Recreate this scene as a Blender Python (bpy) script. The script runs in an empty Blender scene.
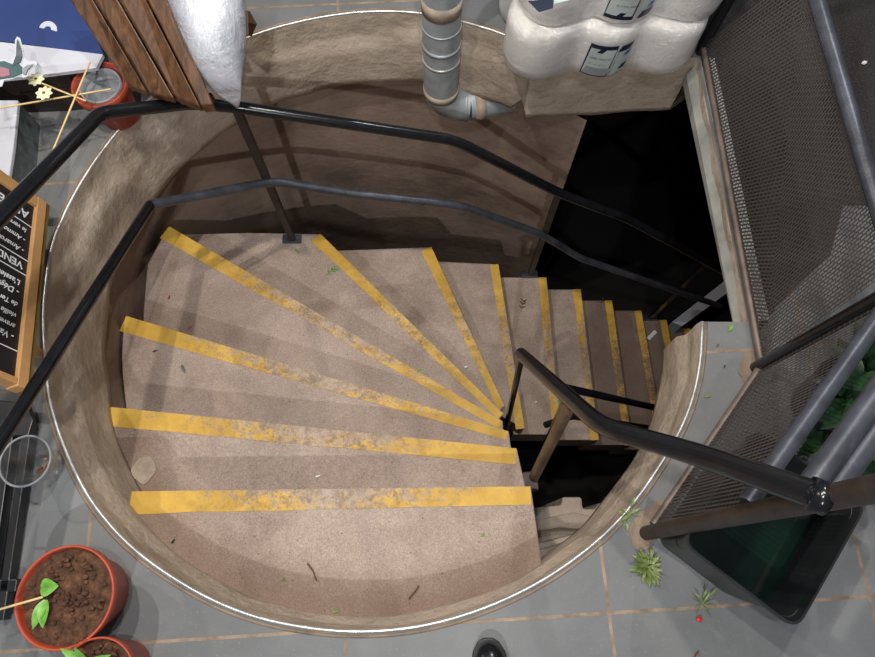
import bpy, bmesh, math, random
from mathutils import Vector, Matrix, Quaternion
random.seed(7)
S = bpy.context.scene
col = bpy.data.collections.new('place'); S.collection.children.link(col)

# ---------------------------------------------------------------- survey: photo pixel + height -> world point
F_PX, CAM_H, TILT = 650.0, 1.8, math.atan(221.5/650.0)
def at(px, py, z=0.0):
    a = (px-437.5)/F_PX; b = (328.5-py)/F_PX
    dx = a; dy = b*math.cos(TILT)+math.sin(TILT); dz = b*math.sin(TILT)-math.cos(TILT)
    t = (z-CAM_H)/dz
    return Vector((dx*t, dy*t, z))

# ---------------------------------------------------------------- materials
def newmat(name):
    m = bpy.data.materials.new(name); m.use_nodes = True
    nt = m.node_tree; nt.nodes.clear()
    out = nt.nodes.new('ShaderNodeOutputMaterial'); b = nt.nodes.new('ShaderNodeBsdfPrincipled')
    nt.links.new(b.outputs[0], out.inputs[0])
    return m, nt, b, out
def srgb(r, g, b):
    f = lambda c: (c/255/12.92) if c/255 <= .04045 else ((c/255+.055)/1.055)**2.4
    return (f(r), f(g), f(b), 1)
def N(nt, t, **kw):
    n = nt.nodes.new(t)
    for k, v in kw.items(): setattr(n, k, v)
    return n
def noise(nt, scale, detail=4, rough=.6, coord='Object', dist=0.0, stretch=None):
    tc = N(nt, 'ShaderNodeTexCoord'); n = N(nt, 'ShaderNodeTexNoise')
    n.inputs['Scale'].default_value = scale; n.inputs['Detail'].default_value = detail
    n.inputs['Roughness'].default_value = rough; n.inputs['Distortion'].default_value = dist
    if stretch:
        mp = N(nt, 'ShaderNodeMapping'); mp.inputs['Scale'].default_value = stretch
        nt.links.new(tc.outputs[coord], mp.inputs[0]); nt.links.new(mp.outputs[0], n.inputs['Vector'])
    else: nt.links.new(tc.outputs[coord], n.inputs['Vector'])
    return n.outputs['Fac']
def ramp(nt, fac, stops):
    r = N(nt, 'ShaderNodeValToRGB'); e = r.color_ramp.elements
    e[0].position, e[0].color = stops[0]; e[1].position, e[1].color = stops[-1]
    for p, c in stops[1:-1]:
        q = e.new(p); q.color = c
    nt.links.new(fac, r.inputs[0]); return r.outputs[0]
def mixc(nt, fac, a, b, mode='MIX'):
    m = N(nt, 'ShaderNodeMix', data_type='RGBA', blend_type=mode)
    for i, v in ((0, fac), (6, a), (7, b)):
        if hasattr(v, 'is_linked') or isinstance(v, bpy.types.NodeSocket): nt.links.new(v, m.inputs[i])
        else: m.inputs[i].default_value = v
    return m.outputs[2]
def math_(nt, op, a, b=None, c=None):
    m = N(nt, 'ShaderNodeMath', operation=op)
    for i, v in enumerate((a, b, c)):
        if v is None: continue
        if isinstance(v, bpy.types.NodeSocket): nt.links.new(v, m.inputs[i])
        else: m.inputs[i].default_value = v
    return m.outputs[0]
def bump(nt, b, h, strength=.3, dist=.01, prev=None):
    n = N(nt, 'ShaderNodeBump'); n.inputs['Strength'].default_value = strength; n.inputs['Distance'].default_value = dist
    nt.links.new(h, n.inputs['Height'])
    if prev: nt.links.new(prev, n.inputs['Normal'])
    nt.links.new(n.outputs[0], b.inputs['Normal']); return n.outputs[0]
K = (0, 0, 0, 1); W = (1, 1, 1, 1)
def plain(name, c, rough=.6, metal=0, vary=.15, scale=12, bs=.1, bscale=60):
    m, nt, b, o = newmat(name)
    n = noise(nt, scale)
    dk = tuple(x*(1-vary) for x in c[:3])+(1,); lt = tuple(min(1, x*(1+vary)) for x in c[:3])+(1,)
    nt.links.new(ramp(nt, n, [(.3, dk), (.7, lt)]), b.inputs['Base Color'])
    b.inputs['Roughness'].default_value = rough; b.inputs['Metallic'].default_value = metal
    if bs: bump(nt, b, noise(nt, bscale), bs, .003)
    return m
M = {}
def concrete(name, base, dark, pit=1.0, bs=.6, big=2.2, cr_=.5):
    m, nt, b, o = newmat(name)
    c = ramp(nt, noise(nt, big, 6, .65), [(.3, dark), (.55, base), (.78, tuple(min(1, x*1.22) for x in base[:3])+(1,))])
    sp = ramp(nt, noise(nt, 48, 3, .7), [(.60, K), (.72, W)])
    c = mixc(nt, math_(nt, 'MULTIPLY', sp, .45*pit), c, tuple(x*.35 for x in dark[:3])+(1,))
    st = ramp(nt, noise(nt, 5, 5, .6, stretch=(1, 1, 6), dist=.6), [(.42, K), (.6, W)])
    c = mixc(nt, math_(nt, 'MULTIPLY', st, .25), c, tuple(min(1, x*1.25) for x in base[:3])+(1,))
    cn = math_(nt, 'ABSOLUTE', math_(nt, 'SUBTRACT', noise(nt, 4.5, 7, .62, stretch=(1, 1, 2.4), dist=.05), .5))
    ck = math_(nt, 'MULTIPLY', ramp(nt, cn, [(.002, W), (.008, K)]), ramp(nt, noise(nt, 3.3, 2), [(.52, K), (.62, W)]))
    c = mixc(nt, math_(nt, 'MULTIPLY', ck, .5*cr_), c, tuple(x*.3 for x in dark[:3])+(1,))
    nt.links.new(c, b.inputs['Base Color']); b.inputs['Roughness'].default_value = .85
    p = bump(nt, b, noise(nt, 11, 8, .6, dist=.15), bs, .02)
    p = bump(nt, b, math_(nt, 'SUBTRACT', 1.0, ck), .9*cr_, .010, p)
    bump(nt, b, noise(nt, 60, 5, .7), .35, .006, p)
    return m
M['plaster'] = concrete('trowelled_concrete', srgb(182, 166, 148), srgb(142, 126, 108), .6, .8)
M['wellwall'] = concrete('brown_well_wall', srgb(150, 128, 112), srgb(100, 83, 73), .8, .35, 2.2, .12)
M['rubble'] = concrete('pale_rough_concrete', srgb(190, 174, 158), srgb(150, 134, 120), 1, .7)
M['basement'] = plain('basement_shade_black', (.0035, .0032, .003, 1), .95)  # near-black colour paints in the darkness of the unlit basement
M['mortar'] = concrete('brown_mortar', srgb(138, 120, 103), srgb(104, 88, 74), .6, .4, 9)

def aggregate_color(nt):
    c = ramp(nt, noise(nt, 3.2, 6, .65, dist=.4), [(.26, srgb(118, 99, 86)), (.5, srgb(160, 142, 128)), (.75, srgb(188, 171, 156))])
    g = ramp(nt, noise(nt, 150, 2, .6), [(.36, srgb(112, 92, 80)), (.5, srgb(165, 144, 131)), (.64, srgb(208, 190, 176))])
    c = mixc(nt, .26, c, g)
    g2 = ramp(nt, noise(nt, 420, 2, .6), [(.34, srgb(96, 76, 66)), (.5, srgb(165, 144, 131)), (.66, srgb(222, 206, 194))])
    c = mixc(nt, .28, c, g2)
    tc0 = N(nt, 'ShaderNodeTexCoord'); sp0 = N(nt, 'ShaderNodeSeparateXYZ'); nt.links.new(tc0.outputs['Object'], sp0.inputs[0])
    rx = math_(nt, 'SUBTRACT', sp0.outputs[0], -.193); ry = math_(nt, 'SUBTRACT', sp0.outputs[1], .797)
    rr = math_(nt, 'SQRT', math_(nt, 'ADD', math_(nt, 'MULTIPLY', rx, rx), math_(nt, 'MULTIPLY', ry, ry)))
    low_ = math_(nt, 'LESS_THAN', sp0.outputs[1], .35)
    rim_dark = math_(nt, 'MULTIPLY', ramp(nt, math_(nt, 'ADD', rr, math_(nt, 'MULTIPLY', noise(nt, 14, 5, .7), .12)), [(.88, K), (1.02, W)]), low_)  # browner, darker band toward the curved rim at the landing
    c = mixc(nt, math_(nt, 'MULTIPLY', rim_dark, .55), c, srgb(112, 84, 62))
    lower_shade = math_(nt, 'MULTIPLY', ramp(nt, math_(nt, 'ADD', sp0.outputs[0], math_(nt, 'MULTIPLY', noise(nt, 5, 4), .12)), [(.80, K), (.92, W)]), .6)  # shade over the lower flight painted into the tread colour
    c = mixc(nt, lower_shade, c, srgb(78, 58, 50))
    smg = ramp(nt, noise(nt, 6, 7, .7, dist=.3), [(.5, K), (.72, W)])
    c = mixc(nt, math_(nt, 'MULTIPLY', smg, .38), c, srgb(110, 84, 70))
    v = N(nt, 'ShaderNodeTexVoronoi'); v.inputs['Scale'].default_value = 34; tc = N(nt, 'ShaderNodeTexCoord'); nt.links.new(tc.outputs['Object'], v.inputs['Vector'])
    pit = ramp(nt, v.outputs['Distance'], [(.05, W), (.10, K)])
    return mixc(nt, math_(nt, 'MULTIPLY', pit, .7), c, srgb(74, 58, 50))
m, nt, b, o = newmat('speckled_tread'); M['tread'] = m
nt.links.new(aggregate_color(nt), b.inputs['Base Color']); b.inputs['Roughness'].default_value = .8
bump(nt, b, noise(nt, 90, 4, .7), .4, .004)
def stripe_mat(name, wear):
    m, nt, b, o = newmat(name)
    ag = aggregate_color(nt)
    y = ramp(nt, noise(nt, 10, 4), [(.3, srgb(190, 146, 48)), (.7, srgb(214, 172, 72))])
    tc = N(nt, 'ShaderNodeTexCoord'); sx = N(nt, 'ShaderNodeSeparateXYZ'); nt.links.new(tc.outputs['UV'], sx.inputs[0])
    # u runs wall -> newel; most wear in the walking zone
    d = math_(nt, 'ABSOLUTE', math_(nt, 'SUBTRACT', sx.outputs[0], .52))
    zone = math_(nt, 'SUBTRACT', 1.0, math_(nt, 'MULTIPLY', d, 2.1))
    e = math_(nt, 'MULTIPLY', math_(nt, 'SUBTRACT', 1.0, sx.outputs[1]), .35)
    n1 = noise(nt, 26, 6, .75); n2 = noise(nt, 120, 3, .7)
    s = math_(nt, 'ADD', math_(nt, 'MULTIPLY', n1, .9), math_(nt, 'MULTIPLY', n2, .75))
    s = math_(nt, 'ADD', s, math_(nt, 'MULTIPLY', math_(nt, 'ADD', zone, e), wear))
    k = ramp(nt, s, [(.98, K), (1.12, W)]) if wear < .2 else ramp(nt, math_(nt, 'MULTIPLY', s, .8), [(.84, K), (.98, W)])
    gr = ramp(nt, noise(nt, 30, 6, .8), [(.46, K), (.62, W)])
    zz = math_(nt, 'MULTIPLY', gr, math_(nt, 'MINIMUM', 1.0, math_(nt, 'MAXIMUM', 0.0, math_(nt, 'MULTIPLY', zone, 1.3))))
    cc = mixc(nt, math_(nt, 'MULTIPLY', k, .92), y, ag)
    nt.links.new(mixc(nt, math_(nt, 'MULTIPLY', zz, .62), cc, srgb(104, 78, 52)), b.inputs['Base Color']); b.inputs['Roughness'].default_value = .6
    bump(nt, b, noise(nt, 90, 4, .7), .3, .004)
    return m
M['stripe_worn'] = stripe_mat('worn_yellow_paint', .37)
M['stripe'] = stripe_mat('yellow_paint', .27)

# slate tiles, grout laid procedurally in floor coordinates
m, nt, b, o = newmat('slate_tiles'); M['slate'] = m
tc = N(nt, 'ShaderNodeTexCoord'); sx = N(nt, 'ShaderNodeSeparateXYZ'); nt.links.new(tc.outputs['Object'], sx.inputs[0])
cr, sr = math.cos(.058), math.sin(.058)
X, Y = sx.outputs[0], sx.outputs[1]
wob = math_(nt, 'MULTIPLY', math_(nt, 'SUBTRACT', noise(nt, 9, 3), .5), .006)
U = math_(nt, 'ADD', math_(nt, 'ADD', math_(nt, 'MULTIPLY', X, cr), math_(nt, 'MULTIPLY', Y, sr)), wob)
V = math_(nt, 'ADD', math_(nt, 'SUBTRACT', math_(nt, 'MULTIPLY', Y, cr), math_(nt, 'MULTIPLY', X, sr)), wob)
P_ = .672
u1 = math_(nt, 'DIVIDE', math_(nt, 'ADD', U, .2446+P_*20.5), P_); v1 = math_(nt, 'DIVIDE', math_(nt, 'ADD', V, .177+P_*20.5), P_)
du = math_(nt, 'ABSOLUTE', math_(nt, 'SUBTRACT', math_(nt, 'FRACT', u1), .5)); dv = math_(nt, 'ABSOLUTE', math_(nt, 'SUBTRACT', math_(nt, 'FRACT', v1), .5))
dm = math_(nt, 'MINIMUM', du, dv)
grout = math_(nt, 'LESS_THAN', dm, .0062)
cmb = N(nt, 'ShaderNodeCombineXYZ'); nt.links.new(math_(nt, 'FLOOR', u1), cmb.inputs[0]); nt.links.new(math_(nt, 'FLOOR', v1), cmb.inputs[1])
wn = N(nt, 'ShaderNodeTexWhiteNoise'); nt.links.new(cmb.outputs[0], wn.inputs['Vector'])
base = ramp(nt, noise(nt, 2.5, 6, .6, dist=.5), [(.3, srgb(100, 101, 101)), (.7, srgb(128, 129, 128))])
base = mixc(nt, math_(nt, 'MULTIPLY', wn.outputs['Value'], .3), base, srgb(95, 98, 99))
base = mixc(nt, math_(nt, 'MULTIPLY', ramp(nt, noise(nt, 130, 2), [(.62, K), (.75, W)]), .3), base, srgb(165, 165, 160))
gc = ramp(nt, noise(nt, 20, 4), [(.35, srgb(118, 100, 84)), (.7, srgb(165, 142, 120))])
nt.links.new(mixc(nt, grout, base, gc), b.inputs['Base Color'])
b.inputs['Roughness'].default_value = .52
p = bump(nt, b, noise(nt, 8, 5), .15, .01); bump(nt, b, math_(nt, 'SUBTRACT', 1.0, grout), .5, .002, p)

M['black_steel'] = plain('black_painted_steel', srgb(26, 27, 30), .2, .2, .25, 30, .06, 120)
M['worn_steel'] = plain('worn_grey_blue_steel', srgb(74, 76, 84), .38, .4, .3, 22, .15, 90)
M['brown_steel'] = plain('rusty_dark_steel', srgb(62, 52, 48), .5, .35, .35, 18, .2, 80)
M['bronze_steel'] = plain('brown_scuffed_steel', srgb(104, 84, 66), .45, .3, .35, 18, .2, 80)
M['pinkgrey_steel'] = plain('dusty_bare_steel', srgb(112, 98, 90), .5, .3, .3, 18, .2, 80)
M['galv'] = plain('galvanised_sheet', srgb(168, 176, 180), .42, .35, .25, 14, .12, 40)
M['cement_smear'] = plain('dried_cement', srgb(165, 150, 132), .9, 0, .3, 20, .5, 60)
M['trim'] = plain('bright_metal_trim', srgb(215, 214, 210), .35, .6, .25, 25, .1)
M['flash'] = plain('painted_flashing', srgb(165, 166, 160), .6, .1, .3, 9, .3, 30)
M['terracotta'] = plain('terracotta_plastic', srgb(172, 72, 48), .45, 0, .18, 8, .05)
M['terracotta_dk'] = plain('dark_terracotta_plastic', srgb(138, 54, 40), .5, 0, .2, 8, .05)
M['greypot'] = plain('grey_plastic', srgb(146, 148, 152), .4, 0, .12, 8, .04)
M['skewer'] = plain('bamboo', srgb(214, 186, 130), .6, 0, .15, 30, .1)
M['black_plastic'] = plain('black_plastic', srgb(34, 35, 37), .38, 0, .2, 12, .06)
M['sign_wood'] = plain('yellow_pine', srgb(186, 142, 92), .5, 0, .18, 9, .1)
M['sign_edge'] = plain('olive_stained_edge', srgb(112, 88, 44), .6, 0, .2, 12, .1)
M['board'] = plain('chalkboard_black', srgb(26, 24, 26), .55, 0, .3, 6, .03)
M['chalk'] = plain('chalk_white', srgb(222, 224, 226), .9, 0, .1, 40, 0)
M['blue'] = plain('blue_print', srgb(38, 58, 112), .5, 0, .12, 4, .02)
M['paper'] = plain('white_paper', srgb(196, 198, 206), .7, 0, .05, 6, .02)
M['cream'] = plain('cream_paper', srgb(224, 220, 178), .7, 0, .1, 20, 0)
M['navy'] = plain('navy_print', srgb(22, 30, 52), .4, 0, .1, 20, 0)
M['labelgrey'] = plain('pale_green_grey_print', srgb(178, 188, 184), .4, 0, .1, 20, 0)
M['brightblue'] = plain('bright_blue_print', srgb(38, 84, 190), .4, 0, .1, 20, 0)
M['petalpink'] = plain('dusty_pink_print', srgb(156, 110, 122), .7)
M['teal'] = plain('dark_teal_print', srgb(62, 92, 92), .7)
m, nt, b, o = newmat('dark_gritty_mat'); M['asphalt'] = m
c = ramp(nt, noise(nt, 160, 3, .7), [(.35, srgb(22, 20, 20)), (.6, srgb(56, 51, 50)), (.74, srgb(112, 106, 100))])
nt.links.new(mixc(nt, .25, c, ramp(nt, noise(nt, 2.5, 4), [(.3, srgb(30, 27, 26)), (.7, srgb(56, 52, 50))])), b.inputs['Base Color']); b.inputs['Roughness'].default_value = .9
bump(nt, b, noise(nt, 200, 3, .7), .7, .004)
m, nt, b, o = newmat('brown_wood'); M['wood'] = m
c = ramp(nt, noise(nt, 22, 6, .6, stretch=(2.2, .25, 1), dist=1.0), [(.3, srgb(50, 32, 20)), (.55, srgb(94, 63, 38)), (.75, srgb(122, 86, 54))])
nt.links.new(c, b.inputs['Base Color']); b.inputs['Roughness'].default_value = .42
bump(nt, b, noise(nt, 50, 4), .2, .003)
m, nt, b, o = newmat('potting_soil'); M['soil'] = m
c = ramp(nt, noise(nt, 38, 6, .75), [(.3, srgb(44, 26, 18)), (.55, srgb(98, 66, 46)), (.75, srgb(142, 100, 72))])
nt.links.new(c, b.inputs['Base Color']); b.inputs['Roughness'].default_value = .95; bump(nt, b, noise(nt, 60, 6, .7), 1, .01)
def leafmat(name, a, b2):
    m, nt, b, o = newmat(name)
    nt.links.new(ramp(nt, noise(nt, 40, 3), [(.3, a), (.7, b2)]), b.inputs['Base Color']); b.inputs['Roughness'].default_value = .4
    return m
M['leaf'] = leafmat('fresh_green_leaf', srgb(72, 128, 42), srgb(128, 180, 74))
M['leaf_dark'] = leafmat('dark_green_leaf', srgb(18, 40, 22), srgb(44, 76, 38))
M['weed'] = leafmat('weed_green', srgb(86, 106, 48), srgb(142, 156, 88))
M['deadleaf'] = leafmat('dead_leaf', srgb(70, 42, 28), srgb(120, 74, 44))
M['greyleaf'] = leafmat('grey_leaf', srgb(70, 80, 80), srgb(104, 112, 110))
M['red'] = plain('red_petal', srgb(200, 50, 46), .5)
M['white_bit'] = plain('white_plastic_bit', srgb(225, 225, 225), .5)
M['twig'] = plain('brown_twig', srgb(92, 70, 50), .8)
m, nt, b, o = newmat('dark_green_water'); M['water'] = m
c = ramp(nt, noise(nt, 4, 3), [(.4, srgb(5, 11, 9)), (.65, srgb(14, 34, 26))])
nt.links.new(c, b.inputs['Base Color']); b.inputs['Roughness'].default_value = .06; bump(nt, b, noise(nt, 7, 2), .08, .01)
m, nt, b, o = newmat('white_tissue'); M['tissue'] = m
nt.links.new(ramp(nt, noise(nt, 5, 3), [(.3, srgb(214, 208, 200)), (.7, srgb(234, 230, 224))]), b.inputs['Base Color'])
b.inputs['Roughness'].default_value = .8; bump(nt, b, noise(nt, 14, 4, .5, stretch=(1, 1, 3)), .4, .01)
def film_mat(name, alpha, tint, bsc, bst):
    m, nt, b, o = newmat(name)
    g = N(nt, 'ShaderNodeBsdfGlossy'); g.inputs['Roughness'].default_value = .3; g.inputs['Color'].default_value = (1, 1, 1, 1)
    t = N(nt, 'ShaderNodeBsdfTransparent'); t.inputs['Color'].default_value = tint
    f = N(nt, 'ShaderNodeLayerWeight'); f.inputs[0].default_value = .25
    bp = N(nt, 'ShaderNodeBump'); bp.inputs['Strength'].default_value = bst; bp.inputs['Distance'].default_value = .02
    nt.links.new(noise(nt, bsc, 5, .55, dist=1.5), bp.inputs['Height']); nt.links.new(bp.outputs[0], g.inputs['Normal']); nt.links.new(bp.outputs[0], f.inputs['Normal'])
    mx = N(nt, 'ShaderNodeMixShader'); nt.links.new(math_(nt, 'ADD', math_(nt, 'MULTIPLY', f.outputs['Facing'], .45), alpha), mx.inputs[0])
    nt.links.new(t.outputs[0], mx.inputs[1]); nt.links.new(g.outputs[0], mx.inputs[2]); nt.links.new(mx.outputs[0], o.inputs[0])
    nt.nodes.remove(b); return m
M['film'] = film_mat('clear_wrap', .10, (.97, .97, .97, 1), 13, .9)
m = film_mat('milky_wrap', .24, (.97, .97, .97, 1), 24, 1.0); M['milky'] = m; nt = m.node_tree
o_ = nt.nodes['Material Output']; prev_ = o_.inputs[0].links[0].from_socket
df = N(nt, 'ShaderNodeBsdfDiffuse'); df.inputs[0].default_value = (.86, .84, .81, 1); mx = N(nt, 'ShaderNodeMixShader'); mx.inputs[0].default_value = .45
nt.links.new(prev_, mx.inputs[1]); nt.links.new(df.outputs[0], mx.inputs[2]); nt.links.new(mx.outputs[0], o_.inputs[0])
M['cup'] = film_mat('clear_cup_plastic', .06, (.86, .88, .88, 1), 8, .2)
m, nt, b, o = newmat('white_granules_in_bag'); M['granules'] = m
nt.links.new(ramp(nt, noise(nt, 9, 5), [(.3, srgb(196, 200, 210)), (.7, srgb(226, 228, 236))]), b.inputs['Base Color'])
b.inputs['Roughness'].default_value = .35; b.inputs['Subsurface Weight'].default_value = .1
p = bump(nt, b, noise(nt, 9, 5, .55, dist=1.2), .6, .03); bump(nt, b, noise(nt, 160, 3, .6), .35, .003, p)
# perforated guard mesh: staggered slots cut out of a thin sheet (UV in metres)
m, nt, b, o = newmat('expanded_metal_mesh'); M['mesh'] = m
tc = N(nt, 'ShaderNodeTexCoord'); sx = N(nt, 'ShaderNodeSeparateXYZ'); nt.links.new(tc.outputs['UV'], sx.inputs[0])
pu, pv = .0115, .020
ru = math_(nt, 'DIVIDE', sx.outputs[0], pu)
odd = math_(nt, 'MULTIPLY', math_(nt, 'MODULO', math_(nt, 'FLOOR', ru), 2.0), .5)
rv = math_(nt, 'ADD', math_(nt, 'DIVIDE', sx.outputs[1], pv), odd)
fu = math_(nt, 'ABSOLUTE', math_(nt, 'SUBTRACT', math_(nt, 'FRACT', ru), .5)); fv = math_(nt, 'ABSOLUTE', math_(nt, 'SUBTRACT', math_(nt, 'FRACT', rv), .5))
hole = math_(nt, 'MULTIPLY', math_(nt, 'LESS_THAN', fu, .25), math_(nt, 'LESS_THAN', fv, .40))
b.inputs['Base Color'].default_value = srgb(86, 79, 76); b.inputs['Roughness'].default_value = .5; b.inputs['Metallic'].default_value = .3
tr = N(nt, 'ShaderNodeBsdfTransparent'); mx = N(nt, 'ShaderNodeMixShader')
nt.links.new(hole, mx.inputs[0]); nt.links.new(b.outputs[0], mx.inputs[1]); nt.links.new(tr.outputs[0], mx.inputs[2]); nt.links.new(mx.outputs[0], o.inputs[0])

# ---------------------------------------------------------------- object helpers
def link(name, me, mat, parent=None, smooth=False, bev=0):
    if mat is not None: me.materials.append(mat)
    o = bpy.data.objects.new(name, me); col.objects.link(o)
    if parent: o.parent = parent; o.matrix_parent_inverse = parent.matrix_basis.inverted()
    if smooth:
        for p in me.polygons: p.use_smooth = True
    if bev:
        md = o.modifiers.new('bevel', 'BEVEL'); md.width = bev; md.segments = 2; md.limit_method = 'ANGLE'
    return o
def fin(name, bm, mat, parent=None, smooth=False, bev=0):
    bmesh.ops.recalc_face_normals(bm, faces=bm.faces)
    me = bpy.data.meshes.new(name); bm.to_mesh(me); bm.free()
    return link(name, me, mat, parent, smooth, bev)
def tag(o, label=None, cat=None, group=None, kind=None):
    if label: o['label'] = label
    if cat: o['category'] = cat
    if group: o['group'] = group
    if kind: o['kind'] = kind
    return o
def thing(name, label, cat, loc, group=None):
    o = bpy.data.objects.new(name, None); o.empty_display_size = .05; col.objects.link(o); o.location = loc
    return tag(o, label, cat, group)
def copy_tree(o, delta=(0, 0, 0), parent=None):
    c = o.copy(); col.objects.link(c)
    if parent is None: c.location = Vector(o.location)+Vector(delta)
    else: c.parent = parent; c.matrix_parent_inverse = o.matrix_parent_inverse.copy()
    for ch in list(o.children): copy_tree(ch, parent=c)
    return c
def tube(bm, pts, r, seg=14, closed=False, caps=True, r2=None):
    pts = [Vector(p) for p in pts]; n = len(pts); rings = []
    up = None
    for i, p in enumerate(pts):
        if closed: t = (pts[(i+1) % n]-pts[i-1]).normalized()
        elif i == 0: t = (pts[1]-p).normalized()
        elif i == n-1: t = (p-pts[i-1]).normalized()
        else: t = ((pts[i+1]-p).normalized()+(p-pts[i-1]).normalized()).normalized()
        if up is None: up = Vector((0, 0, 1)) if abs(t.z) < .9 else Vector((1, 0, 0))
        a = (up-t*up.dot(t)).normalized(); bb = t.cross(a); up = a
        rr = r if r2 is None else r+(r2-r)*i/(n-1)
        rings.append([bm.verts.new(p+a*math.cos(k*2*math.pi/seg)*rr+bb*math.sin(k*2*math.pi/seg)*rr) for k in range(seg)])
    for i in range(n if closed else n-1):
        A, B = rings[i], rings[(i+1) % n]
        for k in range(seg): bm.faces.new((A[k], A[(k+1) % seg], B[(k+1) % seg], B[k]))
    if caps and not closed: bm.faces.new(rings[0][::-1]); bm.faces.new(rings[-1])
def fillet(pts, rad=.05, n=5):
    pts = [Vector(p) for p in pts]; out = [pts[0]]
    for i in range(1, len(pts)-1):
        a, p, c = pts[i-1], pts[i], pts[i+1]
        ra = min(rad, (a-p).length*.4); rc = min(rad, (c-p).length*.4)
        A = p+(a-p).normalized()*ra; C = p+(c-p).normalized()*rc
        for k in range(n+1):
            t = k/n; out.append(A*(1-t)**2+p*2*t*(1-t)+C*t*t)
    return out+[pts[-1]]
def tube_obj(name, pts, r, mat, parent=None, seg=16, rad=0, r2=None):
    bm = bmesh.new(); tube(bm, fillet(pts, rad) if rad else pts, r, seg, r2=r2)
    o = fin(name, bm, mat, parent, True)
    md = o.modifiers.new('edge', 'EDGE_SPLIT'); md.split_angle = math.radians(50)
    return o
def prism(bm, pts, z0, z1):
    """pts: top outline, xy or xyz; extruded straight down/up between heights"""
    a = [bm.verts.new((p[0], p[1], z1)) for p in pts]; b = [bm.verts.new((p[0], p[1], z0)) for p in pts]
    bm.faces.new(a); bm.faces.new(b[::-1]); n = len(pts)
    for i in range(n): bm.faces.new((a[i], b[i], b[(i+1) % n], a[(i+1) % n]))
def loft(bm, A, B):
    a = [bm.verts.new(p) for p in A]; b = [bm.verts.new(p) for p in B]; n = len(A)
    bm.faces.new(a); bm.faces.new(b[::-1])
    for i in range(n): bm.faces.new((a[i], b[i], b[(i+1) % n], a[(i+1) % n]))
def beam(bm, p, q, w, h, up=(0, 0, 1)):
    p = Vector(p); q = Vector(q); t = (q-p).normalized(); u = Vector(up); s = t.cross(u).normalized(); u = s.cross(t)
    f = lambda c: [c+s*w/2+u*h/2, c-s*w/2+u*h/2, c-s*w/2-u*h/2, c+s*w/2-u*h/2]
    loft(bm, f(p), f(q))
def lathe(bm, prof, c=(0, 0, 0), seg=40, axis=None, wobble=0):
    c = Vector(c); rings = []
    for (r, z) in prof:
        if r <= 1e-6: rings.append([bm.verts.new(c+Vector((0, 0, z)))])
        else: rings.append([bm.verts.new(c+Vector((r*math.cos(2*math.pi*k/seg), r*math.sin(2*math.pi*k/seg), z))) for k in range(seg)])
    for A, B in zip(rings, rings[1:]):
        if len(A) == 1 and len(B) == 1: continue
        for k in range(seg):
            k2 = (k+1) % seg
            if len(A) == 1: bm.faces.new((A[0], B[k2], B[k]))
            elif len(B) == 1: bm.faces.new((A[k], A[k2], B[0]))
            else: bm.faces.new((A[k], A[k2], B[k2], B[k]))
def leaf(bm, p, d, L, w, droop=.15, n=5, up=Vector((0, 0, 1))):
    p = Vector(p); d = Vector(d).normalized(); s = d.cross(up)
    s = s.normalized() if s.length > 1e-4 else Vector((1, 0, 0)); u = s.cross(d)
    prev = None
    for i in range(n+1):
        t = i/n; ww = w*math.sin(math.pi*min(1, t*.94+.06))**.8*(1-.35*t)
        c = p+d*L*t-u*droop*L*t*t
        row = [bm.verts.new(c-s*ww/2+u*ww*.18), bm.verts.new(c), bm.verts.new(c+s*ww/2+u*ww*.18)]
        if prev:
            for k in (0, 1): bm.faces.new((prev[k], prev[k+1], row[k+1], row[k]))
        prev = row

# ================================================================ SETTING
CX, CY, R = -.193, .797, .985
RIM = sorted((math.atan2(q.y-CY, q.x-CX) % (2*math.pi), math.hypot(q.x-CX, q.y-CY)-R) for q in (at(x, y) for x, y in [(700, 324), (697, 371), (687, 412), (675, 436), (657, 465), (638, 494), (612, 525), (575, 556), (536, 582), (500, 599), (466, 613), (391, 628), (326, 628), (231, 606), (173, 575), (133, 546), (95, 503), (69, 453), (54, 408), (47, 350), (47, 293), (55, 242), (75, 197), (98, 160), (132, 118), (159, 93), (248, 39), (320, 19), (370, 13), (416, 14), (461, 23), (501, 35)]))
def rimoff(a):
    a %= 2*math.pi; tot = ws = 0
    for (b, v) in RIM:
        d = abs((a-b+math.pi) % (2*math.pi)-math.pi); w = math.exp(-(d/.11)**2); tot += w*v; ws += w
    return tot/ws if ws > 1e-6 else 0
def circ(a, r=R, z=0):
    r = r+rimoff(a)
    return Vector((CX+r*math.cos(a), CY+r*math.sin(a), z))
pB = at(748, 322)                                    # corner beside the guard
a0 = math.asin((pB.y-CY)/R)                          # rim starts on this angle (right)
pTR = Vector((.885, 1.59, 0))
yst = 1.555                                          # straight concrete edge at the top right
a1 = -2*math.pi + math.acos((.325-CX)/R)             # arc meets straight edge
arc = [a0+(a1-a0)*i/150 for i in range(151)]
hole = [(circ(a), .335 if -5.6 < a < -1.6 else .30) for a in arc]
hole[-1] = (hole[-1][0], .28); hole.append((Vector((.335, 1.555, 0)), .28))
hole += [(pTR.copy(), .28), (pTR.copy(), .05), (pB.copy(), .05), (pB.copy(), .28)]
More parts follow.
